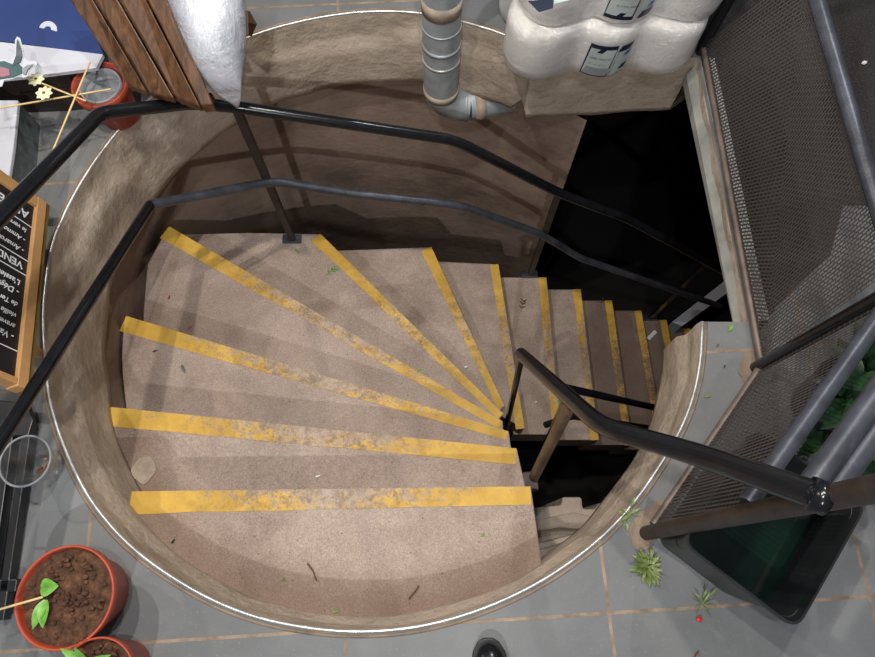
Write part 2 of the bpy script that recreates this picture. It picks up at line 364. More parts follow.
# floor
bm = bmesh.new()
def ring(bm, pts): 
    vs = [bm.verts.new(p) for p in pts]; return [bm.edges.new((vs[i], vs[(i+1) % len(vs)])) for i in range(len(vs))]
hp = [h[0] for h in hole if True]; hp2 = []
for p in hp:
    if not hp2 or (p-hp2[-1]).length > 1e-4: hp2.append(p)
E_ = ring(bm, [(-4.5, -3, 0), (5, -3, 0), (5, 5, 0), (-4.5, 5, 0)]) + ring(bm, hp2)
bmesh.ops.triangle_fill(bm, use_beauty=True, use_dissolve=False, edges=E_)
for f in bm.faces:
    if f.normal.z < 0: f.normal_flip()
me = bpy.data.meshes.new('floor'); bm.to_mesh(me); bm.free()
tag(link('floor', me, M['slate']), kind='structure')
# slab edge (the thick trowelled concrete face seen all round the opening)
bm = bmesh.new(); rows = []
random.seed(3)
sub = 12
pts = hole
dense = []
for i in range(len(pts)-1):
    (p, d), (q, e) = pts[i], pts[i+1]
    n = max(1, int((p-q).length/.03))
    for k in range(n): dense.append((p.lerp(q, k/n), d+(e-d)*k/n))
dense.append(pts[-1]); dense += [(pts[0][0], pts[0][1])]
from mathutils import noise as mn
for (p, d) in dense:
    inw = Vector((CX-p.x, CY-p.y, 0)).normalized()
    row = []
    for k in range(sub+1):
        z = -d*k/sub
        j = mn.noise(Vector((p.x*7, p.y*7, z*9)))*.008*(k > 0)
        if d > .1 and p.y < 1.54 or p.x < .3: j += .016*(-z > .11+mn.noise(Vector((p.x*6, p.y*6, 2)))*.05)
        zz = z+(mn.noise(Vector((p.x*9, p.y*9, 5)))*.012 if k == sub and d > .1 else 0)
        row.append(bm.verts.new(p+inw*(j)+Vector((0, 0, zz))))
    # underside lip going back below the slab
    row.append(bm.verts.new(p-inw*.3+Vector((0, 0, -d+.0))))
    rows.append(row)
for A, B in zip(rows, rows[1:]):
    for k in range(sub+1): bm.faces.new((A[k], A[k+1], B[k+1], B[k]))
tag(fin('trim_1', bm, M['plaster'], smooth=True), kind='structure')
# bright metal edging strip on the curved rim
bm = bmesh.new()
tube(bm, [circ(a, R+.004, .003) for a in arc], .0042, 6)
tag(fin('trim_2', bm, M['trim'], smooth=True), kind='structure')
bm = bmesh.new()
tube(bm, [circ(a, R+.016, .0) for a in arc], .0045, 6)
tag(fin('trim_3', bm, M['mortar'], smooth=True), kind='structure')
# well wall under the slab
def wr(deg):
    T = [(45, 1.085), (60, 1.03), (75, .995), (90, 1.0), (110, 1.02), (130, 1.07), (154, 1.125), (168, 1.06), (182, .995), (200, .985), (300, .985)]
    for (a, r), (b, s) in zip(T, T[1:]):
        if a <= deg <= b: return r+(s-r)*(deg-a)/(b-a)
    return .985
bm = bmesh.new(); prev = None
for i in range(0, 121):
    dg = 45+(297-45)*i/120; a = math.radians(dg); row = []
    for k in range(9):
        z = -.31-2.05*k/8
        row.append(bm.verts.new(circ(a, wr(dg)+.004+mn.noise(Vector((dg*.06, z*3, 1)))*.008, z)))
    if prev:
        for k in range(8): bm.faces.new((prev[k], prev[k+1], row[k+1], row[k]))
    prev = row
o = tag(fin('wall_well', bm, M['wellwall'], smooth=True), kind='structure')
# end faces of the well wall
bm = bmesh.new()
c = circ(math.radians(45), 1.09, 0); c2 = c+Vector((.05, .9, 0))
bm.faces.new([bm.verts.new(v) for v in ((c.x, c.y, -.3), (c2.x, c2.y, -.3), (c2.x, c2.y, -2.36), (c.x, c.y, -2.36))])
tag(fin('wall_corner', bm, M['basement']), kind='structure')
# basement shell
bm = bmesh.new()
for q in [((-1.6, -1), (4, -1)), ((4, -1), (4, 3)), ((4, 3), (-1.6, 3)), ((-1.6, 3), (-1.6, -1))]:
    (x0, y0), (x1, y1) = q
    bm.faces.new([bm.verts.new(v) for v in ((x0, y0, -.005), (x1, y1, -.005), (x1, y1, -2.36), (x0, y0, -2.36))])
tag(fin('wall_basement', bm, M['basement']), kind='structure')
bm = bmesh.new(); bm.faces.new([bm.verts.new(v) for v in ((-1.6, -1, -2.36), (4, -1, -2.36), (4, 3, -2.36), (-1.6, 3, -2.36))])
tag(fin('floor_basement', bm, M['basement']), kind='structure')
# painted steel flashing along the right edge of the opening
bm = bmesh.new()
A, B = at(697, 60), at(749, 322)
for (o1, o2, z1, z2) in ((-.012, .012, .004, -.07), (.012, .055, .012, .012)):
    s = Vector((1, -.05, 0))
    bm.faces.new([bm.verts.new(v) for v in (A+s*o1+Vector((0, 0, z2 if o1 < 0 else z1)), A+s*o2+Vector((0, 0, z1)), B+s*o2+Vector((0, 0, z1)), B+s*o1+Vector((0, 0, z2 if o1 < 0 else z1)))])
bm.faces.new([bm.verts.new(v) for v in (A+Vector((-.012, 0, -.07)), A+Vector((-.006, 0, -.12)), B+Vector((-.006, 0, -.085)), B+Vector((-.012, 0, -.07)))])
tag(fin('trim_4', bm, M['flash']), kind='structure')
# crumbly mortar patches at the guard's feet
def patch(name, px, z=.003, mat='mortar'):
    bm = bmesh.new(); bm.faces.new([bm.verts.new(at(x, y, z)) for x, y in px]); tag(fin(name, bm, M[mat]), kind='structure')
patch('trim_5', [(628, 528), (640, 512), (650, 507), (660, 498), (668, 507), (658, 524), (650, 548), (640, 552), (632, 545)])
patch('trim_6', [(744, 352), (752, 350), (762, 372), (748, 388), (738, 372)])
# pale rough concrete behind the landing, blocks shaped to a shadow's stepped edge
def blocks():
    bm = bmesh.new()
    zz = -1.0
    out = [(530, 508), (562, 505), (562, 497), (582, 497), (583, 509), (596, 509), (598, 503), (625, 502), (660, 500), (700, 560), (640, 640), (530, 640)]
    prism(bm, [at(x, y, zz) for x, y in out], -2.36, zz)
    out = [(530, 545), (600, 528), (640, 520), (640, 640), (530, 640)]
    prism(bm, [at(x, y, zz+.12) for x, y in out], zz, zz+.12)
    for out, h in ([(535, 520), (575, 512), (606, 520), (590, 530), (560, 528), (535, 532)], .05), ([(533, 552), (570, 540), (600, 536), (600, 545), (540, 566)], .17):
        prism(bm, [at(x, y, zz+h) for x, y in out], zz-.02, zz+h)
    return fin('shadow_edge_blocks', bm, M['rubble'], bev=.01)
tag(blocks(), kind='structure')
bm = bmesh.new(); loft(bm, [at(672, 322, -2.0), at(682, 326, -2.0), at(742, 282, -2.0), at(736, 272, -2.0)], [p+Vector((0, 0, -.3)) for p in (at(672, 322, -2.0), at(682, 326, -2.0), at(742, 282, -2.0), at(736, 272, -2.0))])  # added pale block standing in for a strip of light in the basement
tag(fin('light_strip', bm, M['paper']), kind='structure')
# dark gritty mat beyond the guard, lying on the tiles
bm = bmesh.new(); prism(bm, [at(703, 52), at(759, 332), at(776, 306), at(830, 254), at(842, 205), at(872, 206), (2.8, 1.15, 0), (2.8, 3.2, 0), (.93, 3.2, 0)], .0, .006)
tag(fin('doormat', bm, M['asphalt']), 'large dark gritty floor mat beyond the mesh guard at upper right', 'mat')

# ================================================================ STAIRCASE
RISE = .165
NOS = [((130, 492), (531, 487)), ((106, 407), (517, 449)), ((125, 316), (509, 432)), ((168, 226), (503, 422)), ((320, 234), (503, 414)),
       ((431, 247), (504, 406)), ((497, 258), (524, 427)), ((546, 277), (561, 437)), ((580, 287), (598, 437)), ((611, 296), (629, 425)), ((640, 305), (657, 402)), ((668, 319), (680, 372))]
st = thing('winding_staircase', 'winding concrete staircase with yellow nosing stripes going down into the round well', 'staircase', (CX, CY, -2.36))
def ang(p): return math.atan2(p.y-CY, p.x-CX) % (2*math.pi)
lines = []
for i, (a, b) in enumerate(NOS):
    z = -RISE*(i+1); A = at(*a, z); B = at(*b, z)
    if i >= 6:
        t = (1.345-A.y)/(B.y-A.y); A2 = A+(B-A)*t; t = (.525-A.y)/(B.y-A.y); B = A+(B-A)*t; A = A2
    lines.append((A, B))
d = lines[10][0]-lines[9][0]
lines[11] = (lines[10][0]+Vector((.205, 0, -RISE)), lines[10][1]+Vector((.205, 0, -RISE)))
for k in (12, 13): lines.append((lines[k-1][0]+Vector((.205, 0, -RISE)), lines[k-1][1]+Vector((.205, 0, -RISE))))
for i in range(len(lines)):
    z = -RISE*(i+1); A, B = lines[i]; th = .2 if i < 13 else .16
    if i == 0:
        C = at(543, 570, z); aA = ang(A); aC = ang(C)
        poly = [circ(aA+(aC-aA)*k/40, R+.0, z) for k in range(41)]+[B]
        poly[0] = A
        aN = ang(C)
    else:
        A0, B0 = lines[i-1]
        A0 = Vector((A0.x, A0.y, z)); B0 = Vector((B0.x, B0.y, z))
        ext = .03
        if i == 1: outer = [circ(ang(A)+(ang(A0)-ang(A))*k/12, R+.003, z) for k in range(1, 12)]
        elif i == 2: outer = [circ(ang(A)+(ang(A0)-ang(A))*k/12, R+.003, z) for k in range(1, 12)]
        elif i == 3: outer = [Vector((-1.20, 1.12, z)), Vector((-1.19, .95, z))]
        elif i == 4: outer = [Vector((-.85, 1.35, z)), Vector((-1.18, 1.34, z)), Vector((-1.21, 1.30, z))]
        else: outer = []
        poly = [A]+outer+[A0, B0, B]
        n0 = (Vector((A0.x, A0.y, 0))-Vector((A.x, A.y, 0)))
        if i >= 1:  # tuck a little under the tread above
            m_ = (A0+B0)/2-(A+B)/2; m_.z = 0; m_.normalize()
            poly[-3+0] = A0+m_*ext; poly[-2] = B0+m_*ext
            poly = [A]+outer+[A0+m_*ext, B0+m_*ext, B]
    bm = bmesh.new()
    a = [bm.verts.new(p) for p in poly]; b_ = [bm.verts.new(p-Vector((0, 0, th))) for p in poly]
    n = len(poly); bm.faces.new(a); bm.faces.new(b_[::-1])
    for k in range(n): bm.faces.new((a[k], b_[k], b_[(k+1) % n], a[(k+1) % n]))
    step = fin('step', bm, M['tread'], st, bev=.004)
    # yellow nosing stripe
    t = (B-A); L = t.length; t.normalize(); nrm = Vector((-t.y, t.x, 0))
    back = (poly[len(poly)//2]-A); 
    ctr = sum(poly, Vector())/n
    if (ctr-A).dot(nrm) < 0: nrm = -nrm
    w0 = .062 if i < 4 else (.05 if i < 6 else .040); w1 = .05 if i < 2 else (.03 if i < 6 else .038)
    me = bpy.data.meshes.new('nosing_stripe')
    vs, fs, uv = [], [], []
    nseg = 40
    for k in range(nseg+1):
        u = k/nseg
        w = (w0+(w1-w0)*u)*(1+.06*mn.noise(Vector((u*9, i*3.1, 0))))
        c = A+t*L*u
        if i in (0, 1, 2, 3): c = A+t*(.006+(L-.008)*u)
        for q in (0, 1):
            vs.append(c+nrm*(-.0015 if q == 0 else w)+Vector((0, 0, .0016))); uv.append((u, q))
    for k in range(nseg): fs.append((2*k, 2*k+1, 2*k+3, 2*k+2))
    me.from_pydata([tuple(v) for v in vs], [], fs)
    ul = me.uv_layers.new(name='UVMap')
    for lp in me.loops: ul.data[lp.index].uv = uv[lp.vertex_index]
    for p in me.polygons: 
        if p.normal.z < 0: p.flip()
    s_ = link('nosing_stripe', me, M['stripe_worn'] if i in (0, 1, 2, 3, 6, 7, 8, 9, 10) else M['stripe'], step)
    s_['label'] = 'yellow painted nosing stripe'

# ================================================================ OUTER HANDRAIL
hr = thing('stair_handrail', 'black double-tube handrail following the outer side of the winding stairs', 'handrail', at(293, 240, -.825))
top = [Vector((-.99, .1, .84)), Vector((-.955, .68, .54)), at(100, 113, .3), at(190, 103, .16), at(237, 107, .09), at(455, 140, -.09), at(559, 193, -.45), at(628, 219, -.63), at(735, 277, -1.2)]
low = [Vector((-.985, -.25, .60)), at(0, 441, .35), at(150, 205, -.1), at(275, 181, -.34), at(350, 193, -.43), at(460, 205, -.53), at(541, 234, -.79), at(580, 258, -1.02), at(720, 306, -1.66)]
tube_obj('top_rail', top[:5], .019, M['black_steel'], hr, rad=.03)
tube_obj('top_rail', top[4:], .019, M['black_steel'], hr, rad=.06)
tube_obj('mid_rail', low[:3], .017, M['black_steel'], hr, rad=.03)
tube_obj('mid_rail', [low[2]]+low[3:], .0165, M['worn_steel'], hr, rad=.06)
def flat_post(foot, tp, w, parent, mat, plate=True, pm='worn_steel'):
    bm = bmesh.new(); beam(bm, foot, tp, w, w*.75, up=(0, 1, 0)); p = fin('post', bm, M[mat], parent, bev=.002)
    if plate:
        bm = bmesh.new(); x, y, z = foot; prism(bm, [(x-.045, y-.018), (x+.04, y-.018), (x+.04, y+.022), (x-.045, y+.022)], z, z+.012)
        q = fin('base_plate', bm, M[pm], p, bev=.002)
    return p
flat_post(at(293, 240, -.825), at(237, 110, .08), .028, hr, 'brown_steel')
flat_post(at(530, 275, -1.32), at(558, 195, -.46), .026, hr, 'brown_steel')
flat_post(at(650, 318, -1.98), at(706, 262, -1.05), .026, hr, 'black_steel')

# ================================================================ GUARD RAILING round the opening
g = thing('guard_railing', 'dark steel guard railing with mesh infill along the right of the stairwell', 'railing', at(757, 368))
Eb, Cb, Fb = at(646, 533), at(757, 368), at(700, 52)
Et, Ct, Ft = at(878, 488, .96), at(757, 368), at(700, 52)
def lift(p, z): return Vector((p.x, p.y, z))
Gb = Vector((.80, 2.6, 0))
tube_obj('post', [Eb, Eb+(Et-Eb)*1.12], .0185, M['brown_steel'], g)
Ct = at(877, 301, .53); dC = (Ct-Cb)/.53
tube_obj('post', [Cb+Vector((-.004, 0, 0)), Cb+dC*.98], .018, M['black_steel'], g)
tube_obj('post', [Fb, lift(Fb, .98)+Vector((.02, 0, 0))], .018, M['black_steel'], g)
tube_obj('post', [Gb, lift(Gb, .98)], .018, M['black_steel'], g)
def seg(name, a, b, r, mat): return tube_obj(name, [a, b], r, M[mat], g)
E0 = Eb+Vector((.012, .02, 0))
m2a, m2b = at(747, 503, .60), Cb+dC*.60
seg('bottom_rail', lift(E0, .03), lift(Cb, .03), .011, 'pinkgrey_steel')
seg('mid_rail', m2a+(m2b-m2a)*.0, m2b, .017, 'worn_steel')
tA, tB = at(808, 489, .83), Cb+dC*.83
seg('top_rail', tA, tB+Vector((-.01, 0, .01)), .018, 'worn_steel')
oB = Vector((.032, -.012, -.012))
seg('top_rail', tA+oB, tB+oB, .018, 'worn_steel')
seg('bottom_rail', lift(Cb, .03), lift(Fb, .03), .011, 'pinkgrey_steel')
m1a = at(875, 197, .56); m1b = at(817, 0, .56); dm_ = m1b-m1a
seg('mid_rail', m1a-dm_*.35, m1b+dm_*.25, .018, 'worn_steel')
seg('top_rail', lift(Cb+dC*.83, .83), lift(Fb, .83)+Vector((.1, 0, 0)), .018, 'black_steel')
seg('bottom_rail', lift(Fb, .03), lift(Gb, .03), .012, 'black_steel')
seg('mid_rail', lift(Fb, .55), lift(Gb, .55), .016, 'black_steel')
def mesh_panel(a, b, c, d):
    me = bpy.data.meshes.new('mesh_panel'); me.from_pydata([tuple(v) for v in (a, b, c, d)], [], [(0, 1, 2, 3)])
    ul = me.uv_layers.new(name='UVMap'); L1, L2 = (b-a).length, (c-d).length; h = ((d-a).length+(c-b).length)/2
    for lp, q in zip(me.loops, ((0, 0), (L1, 0), (L1, h), (0, h))): ul.data[lp.index].uv = q
    return link('mesh_panel', me, M['mesh'], g)
mesh_panel(lift(E0, .035), lift(Cb, .035), m2b, m2a+(m2a-m2b)*.05)
mesh_panel(lift(Cb, .035), lift(Fb, .035), m1b+dm_*.2, m1a-dm_*.30)
mesh_panel(lift(Fb, .035), lift(Gb, .035), lift(Gb, .55), lift(Fb, .55))

# inner stair handrail (attached to guard's end post, plunging round the newel)
ih = thing('newel_handrail', 'glossy black tube handrail curving down from the guard post round the newel', 'handrail', at(505, 432, -1.15))
rp = [at(818, 496, .86), at(700, 455, .63), at(602, 427, .42), at(572, 400, .22), at(521, 354, -.22)]
tube_obj('rail', rp, .021, M['black_steel'], ih, rad=.07)
cp = at(818, 496, .86)
bm = bmesh.new(); tube(bm, [cp+Vector((-.010, .004, 0)), cp+Vector((.010, -.004, 0))], .025, 12); fin('end_collar', bm, M['black_steel'], ih, True)
tube_obj('post', [at(530, 485, -.42), at(570, 405, .2)], .0165, M['bronze_steel'], ih)
bm = bmesh.new(); tube(bm, [at(505, 433, -1.0), at(522, 356, -.23)], .012, 8); fin('post', bm, M['black_steel'], ih, bev=0)
bm = bmesh.new(); beam(bm, at(542, 458, -.9), at(568, 404, .1), .03, .03, (0, 1, 0)); fin('post', bm, M['black_steel'], ih)
tube_obj('mid_rail', [at(566, 388, -.3), at(612, 398, -.6), at(657, 408, -1.0)], .014, M['black_steel'], ih, rad=.04)
tube_obj('mid_rail', [at(545, 425, -.7), at(572, 416, -.62), at(650, 428, -1.2)], .013, M['black_steel'], ih, rad=.03)
bm = bmesh.new(); x, y, z = at(528, 480, -.34); prism(bm, [(x-.02, y-.03), (x+.035, y-.03), (x+.03, y+.03), (x-.02, y+.025)], z-.10, z); fin('wall_bracket', bm, M['brown_steel'], ih, bev=.004)

# ================================================================ DUCT
du_ = thing('ventilation_duct', 'galvanised ventilation duct dropping through the opening with an elbow', 'duct', at(440, 100, -.38))
c = at(441, 92, -.36); cx, cy = c.x, c.y-.035
r_ = .067
dx0 = cx
tube_obj('vertical_pipe', [(cx, cy, -.30), (cx, cy, 1.9)], r_, M['galv'], du_, seg=32)
elb = []
for k in range(9):
    t = k/8*math.pi/2; elb.append(Vector((cx+.11*(1-math.cos(t)), cy+.01*k/8, -.30-.10*math.sin(t))))
tube_obj('elbow', elb, r_*1.02, M['galv'], du_, seg=32)
e = elb[-1]; tube_obj('horizontal_pipe', [e, e+Vector((.5, .12, 0)), e+Vector((1.2, .5, 0))], r_, M['galv'], du_, seg=32)
def band(p, q, r, mat, name='joint_ring'):
    bm = bmesh.new(); tube(bm, [p, q], r, 32); fin(name, bm, M[mat], du_, True)
for z0, z1, mt, k in ((-.06, -.045, 'galv', 1.05), (-.13, -.12, 'trim', 1.04), (.10, .155, 'cement_smear', 1.02), (-.315, -.28, 'cement_smear', 1.04), (.03, .036, 'galv', 1.04)):
    band(Vector((cx, cy, z0)), Vector((cx, cy, z1)), r_*k, mt)
band(e+Vector((.02, .004, 0)), e+Vector((.06, .012, 0)), r_*1.06, 'cement_smear')
band(e+Vector((-.012, 0, 0)), e+Vector((-.004, 0, 0)), r_*1.07, 'galv')

# ================================================================ POTS
def pot(name, label, group, c, r, h, tilt=0, soil=True, mat='terracotta'):
    t = thing(name, label, 'flower pot', c, group)
    bm = bmesh.new()
    lathe(bm, [(0, .0), (r*.70, 0), (r*.72, .005), (r*.90, h-.035), (r*.97, h-.033), (r*1.0, h-.003), (r*.985, h), (r*.955, h), (r*.945, h-.01), (r*.88, h-.04), (r*.68, .01), (0, .01)], (c[0], c[1], c[2]), 56)
    fin('pot_body', bm, M[mat], t, True)
    if soil:
        bm = bmesh.new(); n = 26; grid = {}
        for i in range(n+1):
            for j in range(n+1):
                x = (i/n*2-1); y = (j/n*2-1)
                rr = math.hypot(x, y)
                if rr > 1: x, y = x/rr, y/rr
                hgt = mn.noise(Vector((x*3+c[0]*9, y*3, 0)))*.012+mn.noise(Vector((x*11, y*11+c[0], 4)))*.009
                grid[i, j] = bm.verts.new((c[0]+x*r*.925, c[1]+y*r*.925, c[2]+h-.018+hgt))
        for i in range(n):
            for j in range(n): bm.faces.new((grid[i, j], grid[i+1, j], grid[i+1, j+1], grid[i, j+1]))
        bmesh.ops.remove_doubles(bm, verts=bm.verts, dist=1e-4)
        rnd = random.Random(5)
        for k in range(90):
            a = rnd.uniform(0, 6.28); q = rnd.uniform(0, .78)*r; s = rnd.uniform(.003, .0095)
            m4 = Matrix.Translation((c[0]+q*math.cos(a), c[1]+q*math.sin(a), c[2]+h-.012)) @ Matrix.Rotation(a*3, 4, 'X') @ Matrix.Diagonal((s, s*.7, s*.8, 1))
            bmesh.ops.create_icosphere(bm, subdivisions=1, radius=1, matrix=m4)
        fin('soil', bm, M['soil'], t, True)
    return t
pz = .155
c1 = at(64, 597, pz); P1 = (c1.x, c1.y, 0)
pA = pot('plant_pot', 'large terracotta pot of soil with small seedlings at lower left', 'terracotta plant pots', P1, .116, pz)
def seedling(base, dirs, L, w, parent, mat='leaf'):
    bm = bmesh.new()
    for d, k in dirs: leaf(bm, base, d, L*k, w*k, .2, 7)
    return fin('seedling_leaves', bm, M[mat], parent, True)
seedling(at(46, 600, .155), [((.15, -1, .35), 1.1), ((-.25, -1, .3), 1.15)], .055, .028, pA)
seedling(at(41, 588, .155), [((.9, .1, .25), 1.2)], .035, .04, pA)
tube_obj('bamboo_stick', [at(-6, 611, .19), at(43, 597, .155)], .0028, M['skewer'], pA, seg=8)
pz2 = .155; c2 = at(95, 679, pz2)
pB_ = pot('plant_pot', 'smaller terracotta pot with long pale green leaves, cropped at the bottom left', 'terracotta plant pots', (c2.x, c2.y, 0), .087, pz2)
seedling(at(88, 664, .16), [((-.5, .3, .3), 1), ((.9, -.1, .3), 1), ((.5, -.6, .4), 1.2), ((-.2, .4, .5), .8), ((.8, .3, .3), .8)], .07, .026, pB_)
# nested pots at top left
pz3 = .15; c3 = at(99, 84, pz3)
t3 = thing('nested_pots', 'stack of empty terracotta pots with a grey pot inside beside the wooden slats', 'flower pot', (c3.x, c3.y, 0))
for (r, h, zb, mt, nm) in ((.085, .15, .0, 'terracotta', 'outer_pot'), (.077, .132, .016, 'terracotta_dk', 'middle_pot'), (.064, .12, .026, 'greypot', 'inner_pot')):
    bm = bmesh.new(); h2 = h
    lathe(bm, [(0, 0), (r*.72, 0), (r*.9, h2-.03), (r, h2-.028), (r, h2), (r*.93, h2), (r*.91, h2-.03), (r*.69, .012), (0, .012)], (c3.x, c3.y, zb), 48)
    fin(nm, bm, M[mt], t3, True)
# skewers with paper cut-outs
def skewer(a, b, label, grp='bamboo skewers fanned over the empty pot'):
    o = tube_obj('bamboo_skewer', [a, b], .0026, M['skewer'], None, seg=8); return tag(o, label, 'skewer', grp)
X0 = at(75, 95, .235)
bird_end = at(-14, 61, .30)
skewer(bird_end, at(86, 101, .222), 'bamboo skewer from the paper bird to the empty pot')
skewer(at(-6, 109, .24), at(111, 89, .222), 'bamboo skewer under the two paper daisies')
skewer(at(90, 62, .25), at(49, 160, .21), 'bamboo skewer lying across the pot rim, pointing down to the rail')
def flat(name, px, z, mat, parent, th=.0015):
    bm = bmesh.new(); prism(bm, [at(x, y, z) for x, y in px], z-th, z); return fin(name, bm, M[mat], parent)
bird = thing('paper_bird', 'cut-out paper hummingbird with white outline on the end of a skewer', 'decoration', at(18, 66, .31))
flat('paper_outline', [(-6, 60), (4, 59), (11, 62), (15, 54), (15, 40), (17, 36.5), (20, 38), (23, 48), (24, 57), (28, 61), (36, 61), (37.5, 64), (33, 67), (29, 70), (28, 76), (23, 78), (21, 75), (12, 79), (4, 80), (2, 86), (-6, 88)], .305, 'paper', bird)
flat('bird_body', [(-6, 62), (4, 61), (12, 64), (18, 63), (22, 67), (22, 73), (13, 77), (5, 78), (-6, 80)], .308, 'teal', bird)
flat('bird_wing', [(12, 66), (16, 55), (16.5, 42), (17.5, 39), (21, 49), (22, 56), (20, 62)], .310, 'greyleaf', bird)
flat('bird_throat', [(-6, 66), (2, 67), (9, 69), (10, 75), (2, 77), (-6, 76)], .310, 'petalpink', bird)
flat('bird_tail', [(23, 68), (27, 65), (34, 64), (31, 66), (27, 70), (26, 74), (23, 74)], .310, 'greypot', bird)
def daisy(cx_, cy_, lab):
    c = at(cx_, cy_, .262); o = thing('paper_daisy', lab, 'decoration', c, 'small paper daisies on the skewers')
    bm = bmesh.new(); ps = []
    for k in range(32):
        a = k*2*math.pi/32; rr = .0215*(1+.16*math.cos(a*8)); ps.append((c.x+rr*math.cos(a), c.y+rr*math.sin(a)))
    prism(bm, ps, c.z-.001, c.z+.0005); fin('petals', bm, M['cream'], o)
    bm = bmesh.new(); prism(bm, [(c.x+.005*math.cos(k), c.y+.005*math.sin(k)) for k in range(6)], c.z, c.z+.002); fin('flower_centre', bm, M['greyleaf'], o)
daisy(36, 79, 'upper cream paper daisy cut-out beside the paper bird')
daisy(44, 93, 'lower cream paper daisy cut-out just above the skewer crossing')

# blue poster board on a low dark box
ob = thing('poster_board', 'blue poster board with white border and white arc lying at top left', 'poster', at(40, 30, .16))
bm = bmesh.new(); zt = .18
prism(bm, [at(x, y, zt) for x, y in ((-60, 38), (0, 42), (103, 54), (96, 68), (72, 71), (41, 75), (0, 79), (-60, 82))], zt-.012, zt); fin('white_border', bm, M['paper'], ob)
bm = bmesh.new(); prism(bm, [at(x, y, zt+.002) for x, y in ((-90, 34), (0, 41), (103, 54), (93, 30), (60, -50), (-90, -50))], zt-.012, zt+.002); fin('blue_panel', bm, M['blue'], ob)
bm = bmesh.new(); A_ = []; B_ = []
for k in range(13):
    a = math.pi*(k/12)*1.0-.22; A_.append((48+9*math.cos(a), 29.5-8.5*math.sin(a))); B_.append((47.5+3.6*math.cos(a), 29.0-3*math.sin(a)))
prism(bm, [at(x, y, zt+.004) for x, y in A_+B_[::-1]], zt, zt+.004); fin('white_arc', bm, M['paper'], ob)
bx = thing('display_box', 'dark low box under the blue poster board', 'box', at(20, 60, 0))
bm = bmesh.new(); prism(bm, [at(x, y, .165) for x, y in ((-60, 80), (38, 77), (66, 74), (94, 52), (60, -45), (-60, -45))], 0, .165); fin('box_body', bm, M['brown_steel'], bx, bev=.004)
stp = thing('stone_ledge', 'pale stone ledge with dark plinth at the left edge under the skewers', 'ledge', at(2, 150, 0))
bm = bmesh.new(); prism(bm, [at(x, y, .14) for x, y in ((-120, 100), (18, 100), (13, 150), (7, 188), (-120, 188))], .125, .14); fin('ledge_top', bm, M['paper'], stp, bev=.003)
bm = bmesh.new(); prism(bm, [at(x, y, .125) for x, y in ((-120, 101), (17, 101), (12, 150), (6, 187), (-120, 187))], 0, .125); fin('plinth', bm, M['greyleaf'], stp)

# ================================================================ WOODEN PALLET + BAG
pal = thing('wooden_slat_crate', 'brown slatted wooden crate resting on the handrail at top left', 'crate', at(180, 60, 0))
def slat(name, b0, b1, t0, t1, zf, zb, th, ext=.25):
    f0, f1, k0, k1 = at(*b0, zf), at(*b1, zf), at(*t0, zb), at(*t1, zb)
    k0 = k0+(k0-f0)*ext; k1 = k1+(k1-f1)*ext
    bm = bmesh.new(); dn = Vector((0, 0, -th)); loft(bm, [f0, f1, k1, k0], [f0+dn, f1+dn, k1+dn, k0+dn]); return fin(name, bm, M['wood'], pal, bev=.004)
slat('slat', (127, 84), (147, 92), (70, 0), (93, 0), .27, .42, .025)
slat('slat', (150, 93), (174, 98), (96, 0), (118, 0), .27, .42, .025)
slat('slat', (176, 97), (200, 106), (121, 0), (146, 0), .275, .425, .03)
slat('side_rail', (201, 105), (213, 104), (148, 0), (168, 0), .29, .44, .035)
slat('backing_board', (126, 78), (205, 96), (72, 0), (160, 0), .225, .375, .01)
f0, f1 = at(140, 86, .225), at(212, 101, .235)
bm = bmesh.new(); beam(bm, f0, f1, .03, .03); fin('cross_piece', bm, M['wood'], pal)
for p_, in (((100, -20),), ((160, -20),)):
    q = at(*p_, .36); bm = bmesh.new(); beam(bm, (q.x, q.y, 0), (q.x, q.y, .37), .04, .04, (0, 1, 0)); fin('leg', bm, M['wood'], pal, bev=.003)
bm = bmesh.new(); beam(bm, at(176, 10, .36), at(251, 24, .22), .055, .045); fin('cross_piece', bm, M['wood'], pal)
# bag
bagc = at(215, 30, .4)
bag = thing('plastic_bag', 'clear plastic bag of white granules hanging to a pointed corner over the handrail', 'bag', at(237, 108, .2))
bm = bmesh.new(); rings = []
secs = [((236, 108), (239, 108), .19, .004), ((229, 101), (240.5, 99), .24, .02), ((212, 90), (241, 84), .29, .05), ((199, 72), (242.5, 66), .33, .075), ((187, 50), (245, 44), .36, .09), ((177, 28), (246, 22), .38, .095), ((166, 4), (245, 2), .41, .095), ((156, -22), (238, -22), .43, .085), ((160, -46), (225, -46), .44, .05)]
ns = 24
for (l, r2_, z, hh) in secs:
    a = at(*l, z); b_ = at(*r2_, z); c = (a+b_)/2; hx = (b_-a)/2; row = []
    for k in range(ns):
        t = 2*math.pi*k/ns
        p = c+hx*math.cos(t)*(1+.02*mn.noise(Vector((t*2, z*20, 0))))+Vector((0, 0, 1))*hh*math.sin(t)*(1 if math.sin(t) > 0 else .7)
        p += Vector((0, 0, mn.noise(Vector((p.x*18, p.y*18, 3)))*.012))
        row.append(bm.verts.new(p))
    rings.append(row)
for A_, B_ in zip(rings, rings[1:]):
    for k in range(ns): bm.faces.new((A_[k], A_[(k+1) % ns], B_[(k+1) % ns], B_[k]))
bm.faces.new(rings[0]); bm.faces.new(rings[-1][::-1])
o = fin('bag_contents', bm, M['granules'], bag, True); md = o.modifiers.new('s', 'SUBSURF'); md.levels = 2; md.render_levels = 2
o2 = o.copy(); o2.data = o.data.copy(); o2.name = 'bag_film'; col.objects.link(o2); o2.data.materials.clear(); o2.data.materials.append(M['film'])
md = o2.modifiers.new('push', 'DISPLACE'); md.strength = .006; md.mid_level = 0

